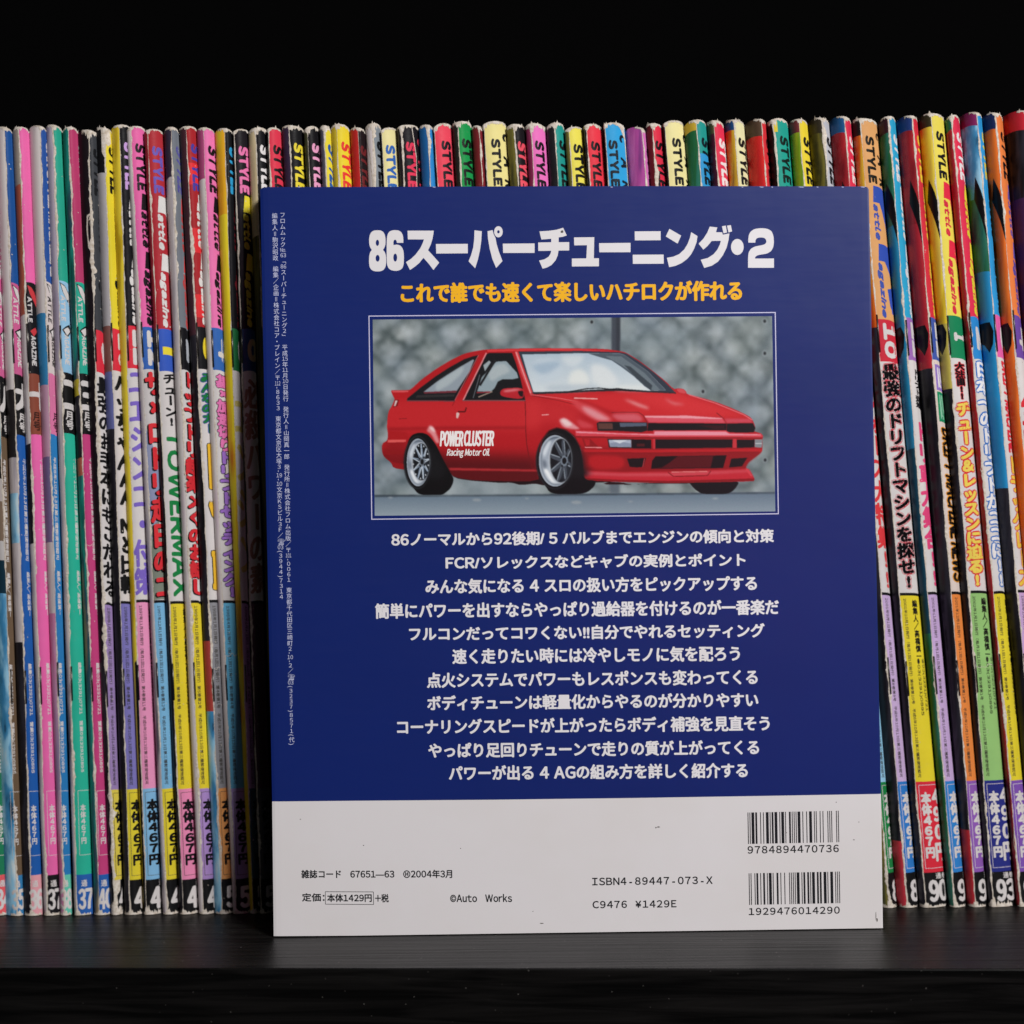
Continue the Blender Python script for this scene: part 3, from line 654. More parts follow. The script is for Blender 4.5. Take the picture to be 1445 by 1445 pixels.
P_([(1410, 770), (1500, 800), (1540, 830), (1440, 835)], '#cc3f48', 2, soft=5); St([(1195, 748), (1240, 745)], 6, '#e6a4a4'); St([(285, 772), (335, 770)], 5, '#8f161b')
# wheels
def wheel(tyre, cx, cy, rx, ry, ix, iy, irx, iry, hub, spokes, mesh_rim):
    P_(tyre, '#08080a', 2); P_([(x * .5 + cx * .5 + rx * .9, y * .5 + cy * .5) for x, y in tyre], '#131316', 2, soft=10)
    P_(ell(cx - 3, cy, rx + 17, ry + 19, 40), '#1f2125', soft=2); P_(ell(cx, cy, rx + 9, ry + 10, 40), '#09090b')
    P_(ell(cx, cy, rx, ry, 44), '#aab5c2'); P_(ell(cx + rx * .05, cy, rx * .93, ry * .94, 44), '#4f5966', soft=2)
    P_(ell(cx + rx * .03, cy + ry * .02, rx * .88, ry * .89, 44), '#8b97a6', soft=3, h2='#c3ccd6')
    P_([(cx - rx * .8, cy - ry * .35), (cx - rx * .4, cy - ry * .8), (cx - rx * .2, cy - ry * .78), (cx - rx * .66, cy - ry * .1)], '#d5dde5', 1, soft=4)
    P_([(cx - rx * .82, cy - ry * .05), (cx - rx * .6, cy - ry * .02), (cx - rx * .5, cy + ry * .25), (cx - rx * .7, cy + ry * .3)], '#5d6775', 1, soft=5)
    P_([(cx - rx * .72, cy + ry * .35), (cx - rx * .5, cy + ry * .3), (cx - rx * .1, cy + ry * .78), (cx + rx * .1, cy + ry * .86), (cx - rx * .25, cy + ry * .82)], '#eef2f4', 1, soft=3)
    P_(ell(ix, iy, irx + 5, iry + 7, 40), '#c2cad3', soft=1.5); P_(ell(ix + 3, iy, irx, iry, 40), '#12151a', soft=2)
    P_(ell(ix + irx * .3, iy + iry * .3, irx * .6, iry * .6, 30), '#262b33', soft=6)
    hx, hy = hub
    for k in range(spokes):
        t = 2 * math.pi * (k + .3) / spokes; x, y = ix + irx * .97 * math.cos(t), iy + iry * .97 * math.sin(t)
        if mesh_rim:
            for dt in (-.34, .34):
                St([(hx + irx * .22 * math.cos(t), hy + iry * .22 * math.sin(t)), (ix + irx * .97 * math.cos(t + dt), iy + iry * .97 * math.sin(t + dt))], 7, '#8fa0b4' if k % 2 else '#c4d0dc')
            P_(ell(x * .93 + ix * .07, y * .93 + iy * .07, 4, 6, 8), '#dfe6ec')
        else:
            nx, ny = -math.sin(t), math.cos(t)
            P_([(hx + 10 * nx, hy + 14 * ny), (x + 11 * nx, y + 15 * ny), (x - 11 * nx, y - 15 * ny), (hx - 10 * nx, hy - 14 * ny)], '#434a54', 1)
            P_([(hx + 8 * nx, hy + 11 * ny), (x + 3 * nx, y + 5 * ny), (x + 10 * nx, y + 14 * ny), (hx + 10 * nx, hy + 14 * ny)], '#939da8', 1)
    P_(ell(hx, hy, irx * .34, iry * .25, 24), '#717c89', soft=1.2); P_(ell(hx, hy, irx * .2, iry * .15, 20), '#0f1114')
    for k in range(4):
        t = .6 + k * 1.57; P_(ell(hx + irx * .36 * math.cos(t), hy + iry * .28 * math.sin(t), 6, 8, 10), '#1b1e23')
wheel([(334, 960), (345, 905), (370, 872), (420, 858), (470, 872), (520, 935), (560, 1020), (600, 1095), (632, 1148), (630, 1180), (612, 1218), (568, 1254), (540, 1258), (412, 1258), (370, 1205), (338, 1120), (326, 1030)], 406, 1050, 72, 152, 424, 1046, 54, 118, (432, 1046), 9, True)
wheel([(1178, 985), (1195, 905), (1235, 846), (1290, 826), (1345, 842), (1400, 885), (1440, 955), (1458, 1050), (1462, 1160), (1540, 1166), (1532, 1200), (1490, 1238), (1440, 1252), (1252, 1253), (1205, 1180), (1176, 1095), (1171, 1030)], 1280, 1040, 104, 164, 1314, 1038, 70, 140, (1338, 1040), 8, False)
St([(1180, 985), (1197, 905), (1240, 848), (1290, 829), (1350, 842), (1402, 882), (1442, 955)], 7, '#5f0e12')
car = Ink()
def carline(s, x0, x1, y0, y1, bx, by, ital):
    V, T = line_h(s); V = V * [1, -1]; T = T[:, ::-1]
    V = V + np.stack([-V[:, 1] * ital, 0 * V[:, 1]], 1); V = fit(V, x0, x1, y0, y1)
    V = np.array([C(a, b) for a, b in V]); car.bold(V, T, G('#e0dcdc'), 1.2e-5, bx, by, True)
carline('POWER', 548, 692, 852, 946, .85, .75, .22); carline('CLUSTER', 702, 888, 850, 944, .85, .75, .22)
carline('Racing Motor Oil', 590, 860, 962, 1020, .3, .25, .3)
car.build('car_lettering', bmap, cover)
CAN = np.clip(blur1(CAN, .45) + (RB.random(CAN.shape[:2])[..., None] - .5) * .035 * blur1(RB.random(CAN.shape[:2]), 1.)[..., None] * 2, 0, 1)
gu, gv = 700, 345
ss_, tt_ = np.meshgrid(np.linspace(0, 1, gu), np.linspace(0, 1, gv)); Q = np.array(cp(pic))
PX = ((Q[0] * (1 - ss_[..., None]) + Q[1] * ss_[..., None]) * (1 - tt_[..., None]) + (Q[3] * (1 - ss_[..., None]) + Q[2] * ss_[..., None]) * tt_[..., None])
xi = np.clip((PX[..., 0] - OX) * SCR - .5, 0, NX - 2); yi = np.clip((PX[..., 1] - OY) * SCR - .5, 0, NY_ - 2)
x0_, y0_ = xi.astype(int), yi.astype(int); fx, fy = (xi - x0_)[..., None], (yi - y0_)[..., None]
colr = (CAN[y0_, x0_] * (1 - fx) + CAN[y0_, x0_ + 1] * fx) * (1 - fy) + (CAN[y0_ + 1, x0_] * (1 - fx) + CAN[y0_ + 1, x0_ + 1] * fx) * fy
colr = np.where(colr <= .04045, colr / 12.92, ((colr + .055) / 1.055) ** 2.4) * ALB * .88
Vp = bmap(PX.reshape(-1, 2), 4e-6); ia = np.arange(gu * gv).reshape(gv, gu)
Fp = np.stack([ia[:-1, :-1], ia[1:, :-1], ia[1:, 1:], ia[:-1, 1:]], -1).reshape(-1, 4)
pm = bpy.data.materials.new('printed_picture'); pm.use_nodes = True; pb = pm.node_tree.nodes['Principled BSDF']
at_ = node(pm.node_tree, 'ShaderNodeVertexColor', layer_name='print'); pm.node_tree.links.new(at_.outputs[0], pb.inputs['Base Color'])
pb.inputs['Roughness'].default_value = .31; pb.inputs['Specular IOR Level'].default_value = .36
po = mesh('car_picture', Vp, Fp, [pm], None, cover)
ca = po.data.color_attributes.new('print', 'FLOAT_COLOR', 'POINT')
ca.data.foreach_set('color', np.concatenate([np.clip(colr, 0, .92).reshape(-1, 3), np.ones((gu * gv, 1))], 1).astype(np.float32).ravel())
ink = Ink(); FR = [(520, 445.4), (1094.6, 440.3), (1099, 725.6), (524, 733.4)]
def inset(a): return [(FR[0][0] + a, FR[0][1] + a), (FR[1][0] - a, FR[1][1] + a), (FR[2][0] - a, FR[2][1] - a), (FR[3][0] + a, FR[3][1] - a)]
o_, i_ = inset(0), inset(1.3)
for k in range(4): ink.poly([o_[k], o_[(k + 1) % 4], i_[(k + 1) % 4], i_[k]], G('#c3c1dc'), L0)
ink.build('picture_frame', bmap, cover)

# ------------------------------------------------------------------ the magazines
NY = np.array([0, -1.0, 0]); PXM = (YM - CY) / F * 1.004
def mx(px, py): return on_plane(np.array([float(px)]), np.array([float(py)]), np.array([0, YM, 0]), NY)[0]
def ybot(px): return 1292.5 - (px - 15) * 11.5 / 1405
Pm = lambda h: print_mat(h, 'paper')
RAW = print_mat('#d3ccc3', 'raw'); RAWD = print_mat('#9a8f82', 'raw')
steel = bpy.data.materials.new('staple_steel'); steel.use_nodes = True
sb = steel.node_tree.nodes['Principled BSDF']; sb.inputs['Base Color'].default_value = (.12, .115, .11, 1); sb.inputs['Metallic'].default_value = 1; sb.inputs['Roughness'].default_value = .38
YT, YB = 182.0, 1290.0
LZ = 1.2e-5
K_, W_, Y_, P_k, B_, R_ = '#141416', '#d2cdcc', '#e3cf12', '#fa68b4', '#1f62b4', '#d92038'

def vtext(ink, s, ac, y0, y1, em, col, z, bx=0., outline=None, ob=0., skew=0., off=None):
    """upright characters stacked downwards, centred on a = ac"""
    V, T = line_v(list(s), wide=1.25); V = np.stack([V[:, 0] * em, V[:, 1]], 1)
    lo, hi = V[:, 1].min(), V[:, 1].max()
    V[:, 1] = y0 + (V[:, 1] - lo) / (hi - lo) * (y1 - y0); V[:, 0] += ac
    if skew: V[:, 1] -= skew * (V[:, 0] - ac)
    if outline:
        o = V + (off if off is not None else [0, 0]); ink.bold(o, T, Pm(outline), z, bx + ob, None, True); z += LZ
    ink.bold(V, T, Pm(col), z, bx, None, True)
def rtext(ink, s, a0, a1, y0, y1, col, z, bx=0., ital=0., kern=0., outline=None, ob=0.):
    """a line of text turned a quarter clockwise: reads downwards, tops of letters to the right"""
    V, T = line_h(s, None, kern)
    if ital: V = V + np.stack([V[:, 1] * ital, 0 * V[:, 1]], 1)
    V = np.stack([V[:, 1], V[:, 0]], 1); T = T[:, ::-1]
    V = fit(V, a0 + bx, a1 - bx, y0 + bx, y1 - bx)
    if outline: ink.bold(V, T, Pm(outline), z, bx + ob, None, True); z += LZ
    ink.bold(V, T, Pm(col), z, bx, None, True)
def jag(y0, y1, base, amp, step=2.2, side=1):
    y = y0; out = []; v = base
    while y < y1:
        v = .6 * v + .4 * (base + random.gauss(0, amp)); out.append((v, y)); y += step * random.uniform(.5, 1.6)
    out.append((base, y1)); return out

def print_style(k, d, w):
    """the common layout of the later magazines"""
    c, tc = d['c'], d['t']; lc = d.get('l', tc); at = d.get('at', tc)
    z = LZ
    k.quad(0, 60, YT, 459, Pm(c), z)
    z2 = 2 * LZ
    for (y0, y1, h) in d.get('topb', ()): k.quad(0, 60, y0, y1, Pm(h), z2)
    q = d.get('dx', 0)
    rtext(k, 'STYLE', 5 + q, 18 + q, 205, 271, tc, 3 * LZ, 1.15, .04, .02)
    rtext(k, 'C', 21 + q, 33 + q, 196, 208, tc, 3 * LZ, 1.1); rtext(k, 'A', 21 + q, 33 + q, 228, 243, tc, 3 * LZ, 1.1); rtext(k, 'R', 21 + q, 33 + q, 260, 272, tc, 3 * LZ, 1.1)
    L = Pm(lc)
    k.poly([(11, 274), (24, 274), (42, 278), (42, 297), (9, 297)], L, z2); k.poly([(18.5, 297), (42, 297), (42, 352), (34, 352)], L, z2)
    k.poly([(12, 354), (42, 354), (42, 378), (10, 378)], L, z2); k.poly([(19, 378), (42, 378), (42, 428), (31, 402)], L, z2); k.poly([(20, 416), (42, 404), (42, 452), (23, 448)], L, z2)
    rtext(k, 'attle', 8.5, 17.5, 299, 349, at, 3 * LZ, .75, .25); rtext(k, 'agazine', 7, 17, 380, 457, at, 3 * LZ, .75, .25)
    nb_, nf, nt_ = d.get('n', ('#d92038', W_, '1'))
    k.quad(0, 60, 459, 518, Pm(nb_), z)
    if len(nt_) > 1: rtext(k, nt_, 8, 27, 464, 513, nf, 3 * LZ, 1.7)
    elif nt_ == '1': rtext(k, nt_, 8, 27, 482, 494, nf, 3 * LZ, 1.7)
    elif nt_: rtext(k, nt_, 8, 27, 472, 505, nf, 3 * LZ, 1.7)
    k.quad(0, 60, 518, 842, Pm(d.get('hb', W_)), z)
    for h in d.get('heads', ()): vtext(k, h[1], h[2], h[3], h[4], h[5] * 1.28, h[6], 4 * LZ, **{**h[7], 'bx': h[7].get('bx', 0) + .25, 'skew': .16}) if h[0] == 'v' else rtext(k, h[1], h[2], h[3], h[4], h[5], h[6], 4 * LZ, **h[7])
    for pts, h in d.get('shapes', ()): k.poly(pts, Pm(h), 3 * LZ)
    k.quad(0, 60, 842, 846, Pm(K_), z)
    bnd, pr, ptc = d.get('b', '#7ab4dc'), d.get('p', '#e3cf12'), d.get('pt', K_)
    k.quad(0, 60, 846, 1110, Pm(bnd), z); k.quad(0, 60, 1110, 1240, Pm(pr), z)
    if d.get('full', True):
        rtext(k, d.get('date', '1998年1月1日発行（毎月1回1日発行）第4巻第1号　平成6年10月13日第三種郵便物認可'), 4.5, 9.2, 850, 1104, '#3a3730', 2 * LZ, .1)
        vtext(k, '編集人／高橋慎一', 21, 852, 932, 8, '#1c1b18', 2 * LZ, .35)
        rtext(k, '●03(3291)0721', 24, 29, 935, 1010, '#2a2824', 2 * LZ, .15); rtext(k, '●03(3291)0895', 16.5, 21.5, 935, 1016, '#2a2824', 2 * LZ, .15)
        fr = '#5a5244' if ptc == K_ else '#cfc6cf'
        k.stroke([(60, 1115), (4, 1115), (4, 1234), (60, 1234)], .7, Pm(fr), 2 * LZ)
        vtext(k, '本体467円', 13, 1126, 1219, 14.5, ptc, 3 * LZ, 1.0)
        vtext(k, '490円', 29, 1122, 1224, 17, ptc, 3 * LZ, 1.2)
        k.quad(0, 60, 1240, 1292, Pm(d.get('e', K_)), z)
        vtext(k, '通', 22, 1241.5, 1249.5, 8.5, W_, 3 * LZ, .2); vtext(k, '巻', 31, 1241.5, 1249.5, 8.5, W_, 3 * LZ, .2)
        s = d.get('no', '40')
        for i, ch in enumerate(s):
            V, T = line_h(ch); V = V * [1, -1]; V = fit(V, 7.5 + 14.5 * i, 20 + 14.5 * i, 1252, 1281); k.bold(V, T[:, ::-1], Pm(W_), 3 * LZ, 1.5, None, True)
    else:
        k.quad(0, 60, 1240, 1292, Pm(K_), z)
def print_early(k, d, w):
    """the layout of the earliest magazines at the left end"""
    z = LZ; c = d['c']
    k.quad(0, 60, YT, 396, Pm(c), z)
    rtext(k, 'CAR STYLE MAGAZINE', w - .6, w + 9, 198, 385, W_, 2 * LZ, .8)
    lb, lt = d['lb'], d.get('lt', W_)
    k.quad(0, 60, 396, 523, Pm(lb), z)
    o = Pm(K_)
    leaf = [(3, 400), (8, 403), (13, 412), (16, 426), (17, 432), (11, 424), (6, 412)]
    k.poly([(a + (a - 9) * .25, 416 + (y - 416) * 1.12) for a, y in leaf], o, 2 * LZ); k.poly(leaf, Pm(d.get('lf', W_)), 3 * LZ)
    k.poly([(3, 464), (12, 454), (15, 462), (9, 474)], o, 2 * LZ); k.poly([(5, 464), (11, 458), (13, 463), (9, 471)], Pm(d.get('lf', W_)), 3 * LZ)
    rtext(k, 'ATTLE', 2.5, 8, 416, 452, lt, 3 * LZ, .35); rtext(k, 'AGAZINE', 5.5, 11, 470, 512, lt, 3 * LZ, .35)
    mb, mf, mc = d['m']
    k.quad(0, 60, 523, 608, Pm(mb), z)
    vtext(k, mc, 15, 535, 572, 30, mf, 3 * LZ, 2.0); vtext(k, '月号', 9, 577, 602, 9.5, d.get('mt', W_), 3 * LZ, .35)
    k.quad(0, 60, 608, 1232, Pm(d.get('c2', c)), z)
    wt = d.get('wt', W_)
    rtext(k, '平成6年10月13日第三種郵便物認可', w - 5.2, w - 1.2, 640, 785, wt, 2 * LZ, .15)
    rtext(k, '編集人／高橋慎一', w - 4.8, w, 800, 862, wt, 2 * LZ, .15)
    rtext(k, '編集03(3291)0721　営業03(3291)0895', w - 7, w - 2.2, 930, 1086, wt, 2 * LZ, .15)
    k.stroke([(60, 1112), (w - 11, 1112), (w - 11, 1204), (60, 1204)], .6, Pm(wt), 2 * LZ)
    vtext(k, '本体467円', w - 5, 1132, 1188, 7, wt, 2 * LZ, .3)
    k.quad(0, 60, 1232, 1292, Pm(d['e']), z)
    vtext(k, '通', w - 6, 1240, 1249, 8, W_, 3 * LZ, .2)
    for i, ch in enumerate(d.get('no', '37')):
        V, T = line_h(ch); V = fit(V * [1, -1], w - 13.5 + 9.5 * i, w - 5 + 9.5 * i, 1253, 1281); k.bold(V, T[:, ::-1], Pm(W_), 3 * LZ, 1.0, None, True)

MAG = []
def build_mag(d, label):
    top, xL, xW, xR = d['top']
    if 'bot' in d: bL, bW, bR = d['bot']
    else:
        s = (.036 + max(0, xW - 190) * (.086 - .036) / 970) if xW < 1160 else .086
        bW = xW + s * 1110; bL, bR = bW - (xW - xL), bW + (xR - xW)
    tW, tR, tL = mx(xW, top), mx(xR, top), mx(xL, top)
    oW, oR, oL = (mx(x, ybot(x)) for x in (bW, bR, bL))
    H = tW[2] - .0
    root = thing('magazine', ((oW[0] + oR[0]) / 2, YM, 0), label, 'magazine', 'magazines lined up on the shelf')
    bow = random.uniform(-.0005, .0005)
    wt, wb = tR[0] - tW[0], oR[0] - oW[0]
    SL = .5 if xW < 1000 else .95                                # the covers at the right are seen more edge-on
    dep = lambda X, c: X * (1 + SL * c / (YM - CY))             # the far edge of the cover lies deeper than the spine
    tLx, oLx = dep(tL[0], tW[0] - tL[0]), dep(oL[0], oW[0] - oL[0]); tL[0], oL[0] = tLx, oLx
    ct, cb = max(.0004, tW[0] - tLx), max(.0004, oW[0] - oLx); inw = .16 if xW < 722 else .0
    wpx = (wt + wb) / 2 / PXM
    def frame(y):
        t = np.clip((y - YT) / (YB - YT), -.01, 1)
        return t, tW[0] + (oW[0] - tW[0]) * t + bow * np.sin(np.pi * np.maximum(t, 0)), wt + (wb - wt) * t, np.maximum(.0004, ct + (cb - ct) * t)
    dome = random.uniform(.0009, .0016); tilt = random.uniform(-.0004, .0004)
    BUL = min(.0024, .5 * max(.0006, (wt + wb) / 2))
    def smap(V, z):
        a, y = V[:, 0] * PXM, V[:, 1]
        t, x0, w, c = frame(y)
        r = .0011; wf = np.maximum(w - r * .55, .0006)
        u = np.where(a < wf, a, 0); s = np.clip(a / wf, -0.0, 1)
        dx = np.where(a <= wf, a, 0.0); dy = np.zeros_like(a); nx = np.zeros_like(a); ny = -np.ones_like(a)
        # bulging front
        front = a <= wf
        dy = np.where(front, BUL * s ** 2.4, dy); sl = 2.4 * BUL * s ** 1.4 / np.maximum(wf, 1e-6); hl = np.hypot(sl, 1)
        nx = np.where(front, sl / hl, nx); ny = np.where(front, -1 / hl, ny)
        # rounded right shoulder, then back along the far side
        q = a - wf; ang = np.clip(q / r, 0, math.pi / 2 * .97)
        dxs = wf + r * np.sin(ang) * .55 - inw * np.clip(q - r * 1.5, 0, .004); dys = BUL + r * (1 - np.cos(ang)) + np.maximum(0, q - r * math.pi / 2 * .97)
        dx = np.where(front, dx, dxs); dy = np.where(front, dy, dys)
        nx = np.where(front, nx, np.sin(np.maximum(ang, .7))); ny = np.where(front, ny, -np.cos(np.maximum(ang, .7)))
        # near cover: rounds away to the left, then straight back
        left = a < 0; u = np.minimum(np.maximum(-a, 0), c); dl = SL * c + .0002
        over = np.maximum(0, -a - c); sl = 2 * dl * u / c ** 2; hl = np.hypot(sl, 1)
        dx = np.where(left, -u, dx); dy = np.where(left, dl * (u / c) ** 2 + over, dy)
        nx = np.where(left, np.where(-a > c * 1.0005, -1., -sl / hl), nx); ny = np.where(left, np.where(-a > c * 1.0005, 0., -1 / hl), ny)
        ss = np.clip((a + c) / (w + c), -.02, 1.04)
        zt = H - dome * np.abs(2 * ss - 1) ** 2.6 + tilt * (2 * ss - 1)
        return np.stack([x0 + dx + nx * z, YM + dy + ny * z, zt * (1 - t) + .0002], 1)
    wf = wpx - .0011 * .55 / PXM; rr = .0011 / PXM
    cuts = [0, wf * .17, wf * .34, wf * .5, wf * .66, wf * .83, wf, wf + rr * .35, wf + rr * .75, wf + rr * 1.15, wf + rr * 1.52]
    A1 = wf + rr * 1.52 + 14
    # spine: base sheet, bands, lettering
    k = Ink()
    (print_early if d.get('early') else print_style)(k, d, wpx)
    out = Ink()
    for V, T, m, z in k.p:
        if len(T) <= 2 and V[:, 0].max() > 55 and len(V) == 4 and V[:, 1].max() - V[:, 1].min() > 45:   # long bands: add rows
            y0, y1 = V[:, 1].min(), V[:, 1].max(); x0, x1 = V[:, 0].min(), min(A1, V[:, 0].max()); n = max(1, int((y1 - y0) / 60))
            for i in range(n):
                a, b = y0 + (y1 - y0) * i / n, y0 + (y1 - y0) * (i + 1) / n
                out.quad(x0, x1, a, b, m, z)
        else: out.tri(np.minimum(V, [A1, 1e9]), T, m, z)
    # wear: bare paper along the fold, at head and foot
    wear = d.get('wear', 2.0)
    e1 = jag(YT, YB, wear * .5, wear * .3 + .25); e0 = jag(YT, YB, -wear * .4, wear * .22 + .2)
    ph = [random.uniform(0, 6.3) for _ in range(4)]
    lo_ = lambda y: max(.12, .62 + .42 * math.sin(y / 43 + ph[0]) + .3 * math.sin(y / 17 + ph[1]) + .22 * math.sin(y / 7.1 + ph[2]))
    e1 = [(a * lo_(y), y) for a, y in e1]; e0 = [(a * lo_(y + 31), y) for a, y in e0]
    for i in range(0, 22):
        y0, y1 = YT + (YB - YT) * i / 22, YT + (YB - YT) * (i + 1) / 22
        f = lambda e, v: np.interp(v, [p[1] for p in e], [p[0] for p in e])
        ys = np.linspace(y0, y1, 26)
        rgt = [(f(e1, v), v) for v in ys]; lft = [(min(-.05, f(e0, v)), v) for v in ys]
        rgt = [(max(.15, a), v) for a, v in rgt]
        for j in range(25):
            out.poly([(0, rgt[j][1]), rgt[j], rgt[j + 1], (0, rgt[j + 1][1])], RAW, 5 * LZ)
            out.poly([lft[j], (0, lft[j][1]), (0, lft[j + 1][1]), lft[j + 1]], RAW, 5 * LZ)
    cpx = (ct + cb) / 2 / PXM
    def tip(y0, sgn, amt):
        xs = np.linspace(-min(cpx, 10), wpx + 1.5, 26); prev = None
        for x in xs:
            v = y0 + sgn * max(.8, random.gauss(amt, amt * .4) + (amt * 1.3 if abs(x - 1) < 3 else 0))
            tp = y0 - sgn * ((abs(random.gauss(0, .3)) + (random.uniform(1, 3.4) if random.random() < .045 else 0)) if sgn > 0 else 0)
            if prev: out.poly([(prev[0], prev[2]), (x, tp), (x, v), (prev[0], prev[1])], RAW, 6 * LZ)
            prev = (x, v, tp)
    tip(YT, 1, d.get('tip', 2.6) * .75); tip(YB, -1, d.get('foot', 3.0))
    for pts in d.get('torn', ()): out.poly(pts, RAW, 6 * LZ)
    for pts, h in d.get('marks', ()): out.poly(pts, Pm(h), 6 * LZ)
    if d.get('full', True):
        for _ in range(16):                                                   # small chips
            a, y = random.uniform(1, wpx), random.uniform(200, 1270); q = random.uniform(.25, .9)
            out.poly([(a - q, y), (a, y - q * random.uniform(.5, 2)), (a + q * .8, y + .3), (a, y + q)], RAW, 5 * LZ)
        if random.random() < .6:
            y = random.uniform(640, 1000); pts = [(random.uniform(1, 4), y)]
            while pts[-1][0] < wpx: pts.append((pts[-1][0] + 3, y + random.uniform(-3, 3)))
            out.stroke(pts, .55, RAW, 5 * LZ)
    out.build('spine', smap, root, cuts, True)
    # near cover, left of the fold
    lc = Ink(); far = max(ct, cb) / PXM + .05 / PXM
    cv = d.get('cover', [(YT, YB, '#2b2a2e')])
    for y0, y1, h in cv:
        m = h if not isinstance(h, str) else Pm(h)
        n = max(1, int((y1 - y0) / 60))
        for i in range(n): lc.quad(-far, 0, y0 + (y1 - y0) * i / n, y0 + (y1 - y0) * (i + 1) / n, m, 0)
    for pts, h in d.get('cshapes', ()): lc.poly(pts, Pm(h), 2 * LZ)
    lc.build('front_cover', smap, root, sorted([-max(ct, cb) / PXM * q for q in (1.001, .85, .7, .55, .4, .25, .12)]), True)
    rc = Ink(); m = Pm(d.get('rc', d['c']))
    for i in range(16): rc.quad(A1, A1 + .045 / PXM, YT + (YB - YT) * i / 16, YT + (YB - YT) * (i + 1) / 16, m, 0)
    rc.build('back_cover', smap, root)
    # paper block inside
    g = .0004; y0, y1 = YM + .0016 , YM + .205
    y0 = YM + .0024
    hexa('pages', [(oL[0] + g, y0 + SL * cb, .0006), (oW[0] + g, y0, .0006), (oR[0] - g - .0008, y0, .0006), (oR[0] - g - .0008, y1, .0006)][0:1] + [(oR[0] - g - .0008, y0 + .0012, .0006), (oR[0] - g - .0008, y1, .0006), (oL[0] + g, y1, .0006)],
         [(tL[0] + g, y0 + SL * ct, H - .0022), (tR[0] - g - .0008, y0 + .0012, H - .0022), (tR[0] - g - .0008, y1, H - .0022), (tL[0] + g, y1, H - .0022)], print_mat('#b8b0a2', 'raw'), root)
    if d.get('full', True):
        for ys in ((457 + random.uniform(-6, 6)), (934 + random.uniform(-6, 6))):
            st = Ink(); L = random.uniform(46, 54); a = random.uniform(.6, 2.2)
            Vs = smap(np.array([(a, ys), (a, ys + L)], float), .00022); r = .00026
            pts = [Vs[0] + [0, .0006, 0], Vs[0], Vs[0] * .5 + Vs[1] * .5 + [0, -.00008, 0], Vs[1], Vs[1] + [0, .0006, 0]]
            Vv, Ff = [], []
            for i, p in enumerate(pts):
                dirv = np.array([0, 1., 0]) if i in (0, 4) else np.array([0, 0, 1.])
                u2 = np.array([1., 0, 0]); v2 = np.array([0, 0, 1.]) if i in (0, 4) else np.array([0, 1., 0])
                for j in range(6): Vv.append(p + r * (math.cos(j * 1.047) * u2 + math.sin(j * 1.047) * v2))
            for i in range(4):
                for j in range(6): Ff.append((i * 6 + j, i * 6 + (j + 1) % 6, i * 6 + 6 + (j + 1) % 6, i * 6 + 6 + j))
            mesh('staple', Vv, Ff, [steel], None, root, smooth=True)
    return root

GREYC = collage(['#5a5560', '#a8a0a6', '#c4bcbc', '#8a7f8a'])
WHITEC = collage(['#b9b0b2', '#cfc8c6', '#c4b4bc'])
BLUEC = collage(['#14344c', '#3f86b4', '#8fc3de', '#c9d8dc'], 160, 40)
DARKC = collage(['#08080a', '#1a181e', '#2a2830', '#0e0e12'])  # dark cover print, blackened further to paint in the shadow between magazines
TEALC = collage(['#14544e', '#1f8478', '#2a4a58', '#8a7a62'])
REDC = collage(['#6a1820', '#a3242c', '#3a1418'])
ORGC = collage(['#8a3a12', '#c8581c', '#c8a030', '#5a3a20'])
GRNC = collage(['#0f2a24', '#1f5a34', '#2a6a5a', '#14343e'])
YLWC = collage(['#b8981c', '#e0c83a', '#c4a850'])
OLVC = collage(['#3a3a24', '#6a642c', '#4a4a30', '#2a2c22'])
PNKC = collage(['#8a2a64', '#c064a8', '#a84a94', '#7a3a7a'])
def hv(s, ac, y0, y1, em, col, **kw): return ('v', s, ac, y0, y1, em, col, kw)
def hr(s, a0, a1, y0, y1, col, **kw): return ('r', s, a0, a1, y0, y1, col, kw)
def CV(m): return [(YT, YB, m)]
BIGBLK = [([(-9, 270), (-3, 290), (0, 305), (0, 360), (-5, 330), (-12, 300)], '#121014'), ([(-30, 470), (-6, 470), (-2, 482), (-4, 500), (-9, 512), (-14, 500), (-30, 495)], '#121014')]
def CR(m, topc, low, mid=None): return [(YT, 204, topc), (204, 560, m), (560, 700, low)] + ([(700, 900, mid)] if mid else [(700, 900, low)]) + [(900, YB, DARKC)]
M = MAG.append
M(dict(look='green', top=(182, -52, -50, -28), bot=(-16, -14, 10), early=1, c='#1b7a54', lb='#1b7a54', m=(K_, W_, '七'), e='#e2555c', no='34'))
M(dict(look='brown', top=(182, -33, -14, -8), bot=(6, 25, 32), early=1, c='#c8568c', c2='#6a5642', lb='#c8568c', m=(K_, W_, '八'), e='#2a7cb4', no='35', cover=[(YT, 540, WHITEC), (540, 640, BLUEC), (640, 668, K_), (668, 700, '#c9c0bc'), (700, 756, '#8a7460'), (756, 783, W_), (783, 830, '#16384a'), (830, YB, BLUEC)], wear=3))
M(dict(look='cobalt-blue', top=(180, -7, 6.5, 16), bot=(33, 44.5, 59), early=1, c='#124f96', c2='#0f58aa', lb='#c8568c', m=(K_, W_, '九'), e='#e09aa4', no='36', cover=[(YT, 545, WHITEC), (545, 640, '#2a2628'), (640, 690, GREYC), (690, 760, BLUEC), (760, 900, GREYC), (900, YB, DARKC)], wear=2.4))
M(dict(look='hot-pink', top=(180, 17, 26.5, 39), bot=(62, 67, 86), early=1, c=P_k, c2='#f264b0', lb='#17161a', lf='#c8323a', m=('#8a4634', W_, '十'), mt='#2a1814', e='#17161a', no='37', cover=[(YT, 260, '#9a9088'), (260, 440, '#a85440'), (440, 620, GREYC), (620, 760, DARKC), (760, YB, GREYC)], wear=3))
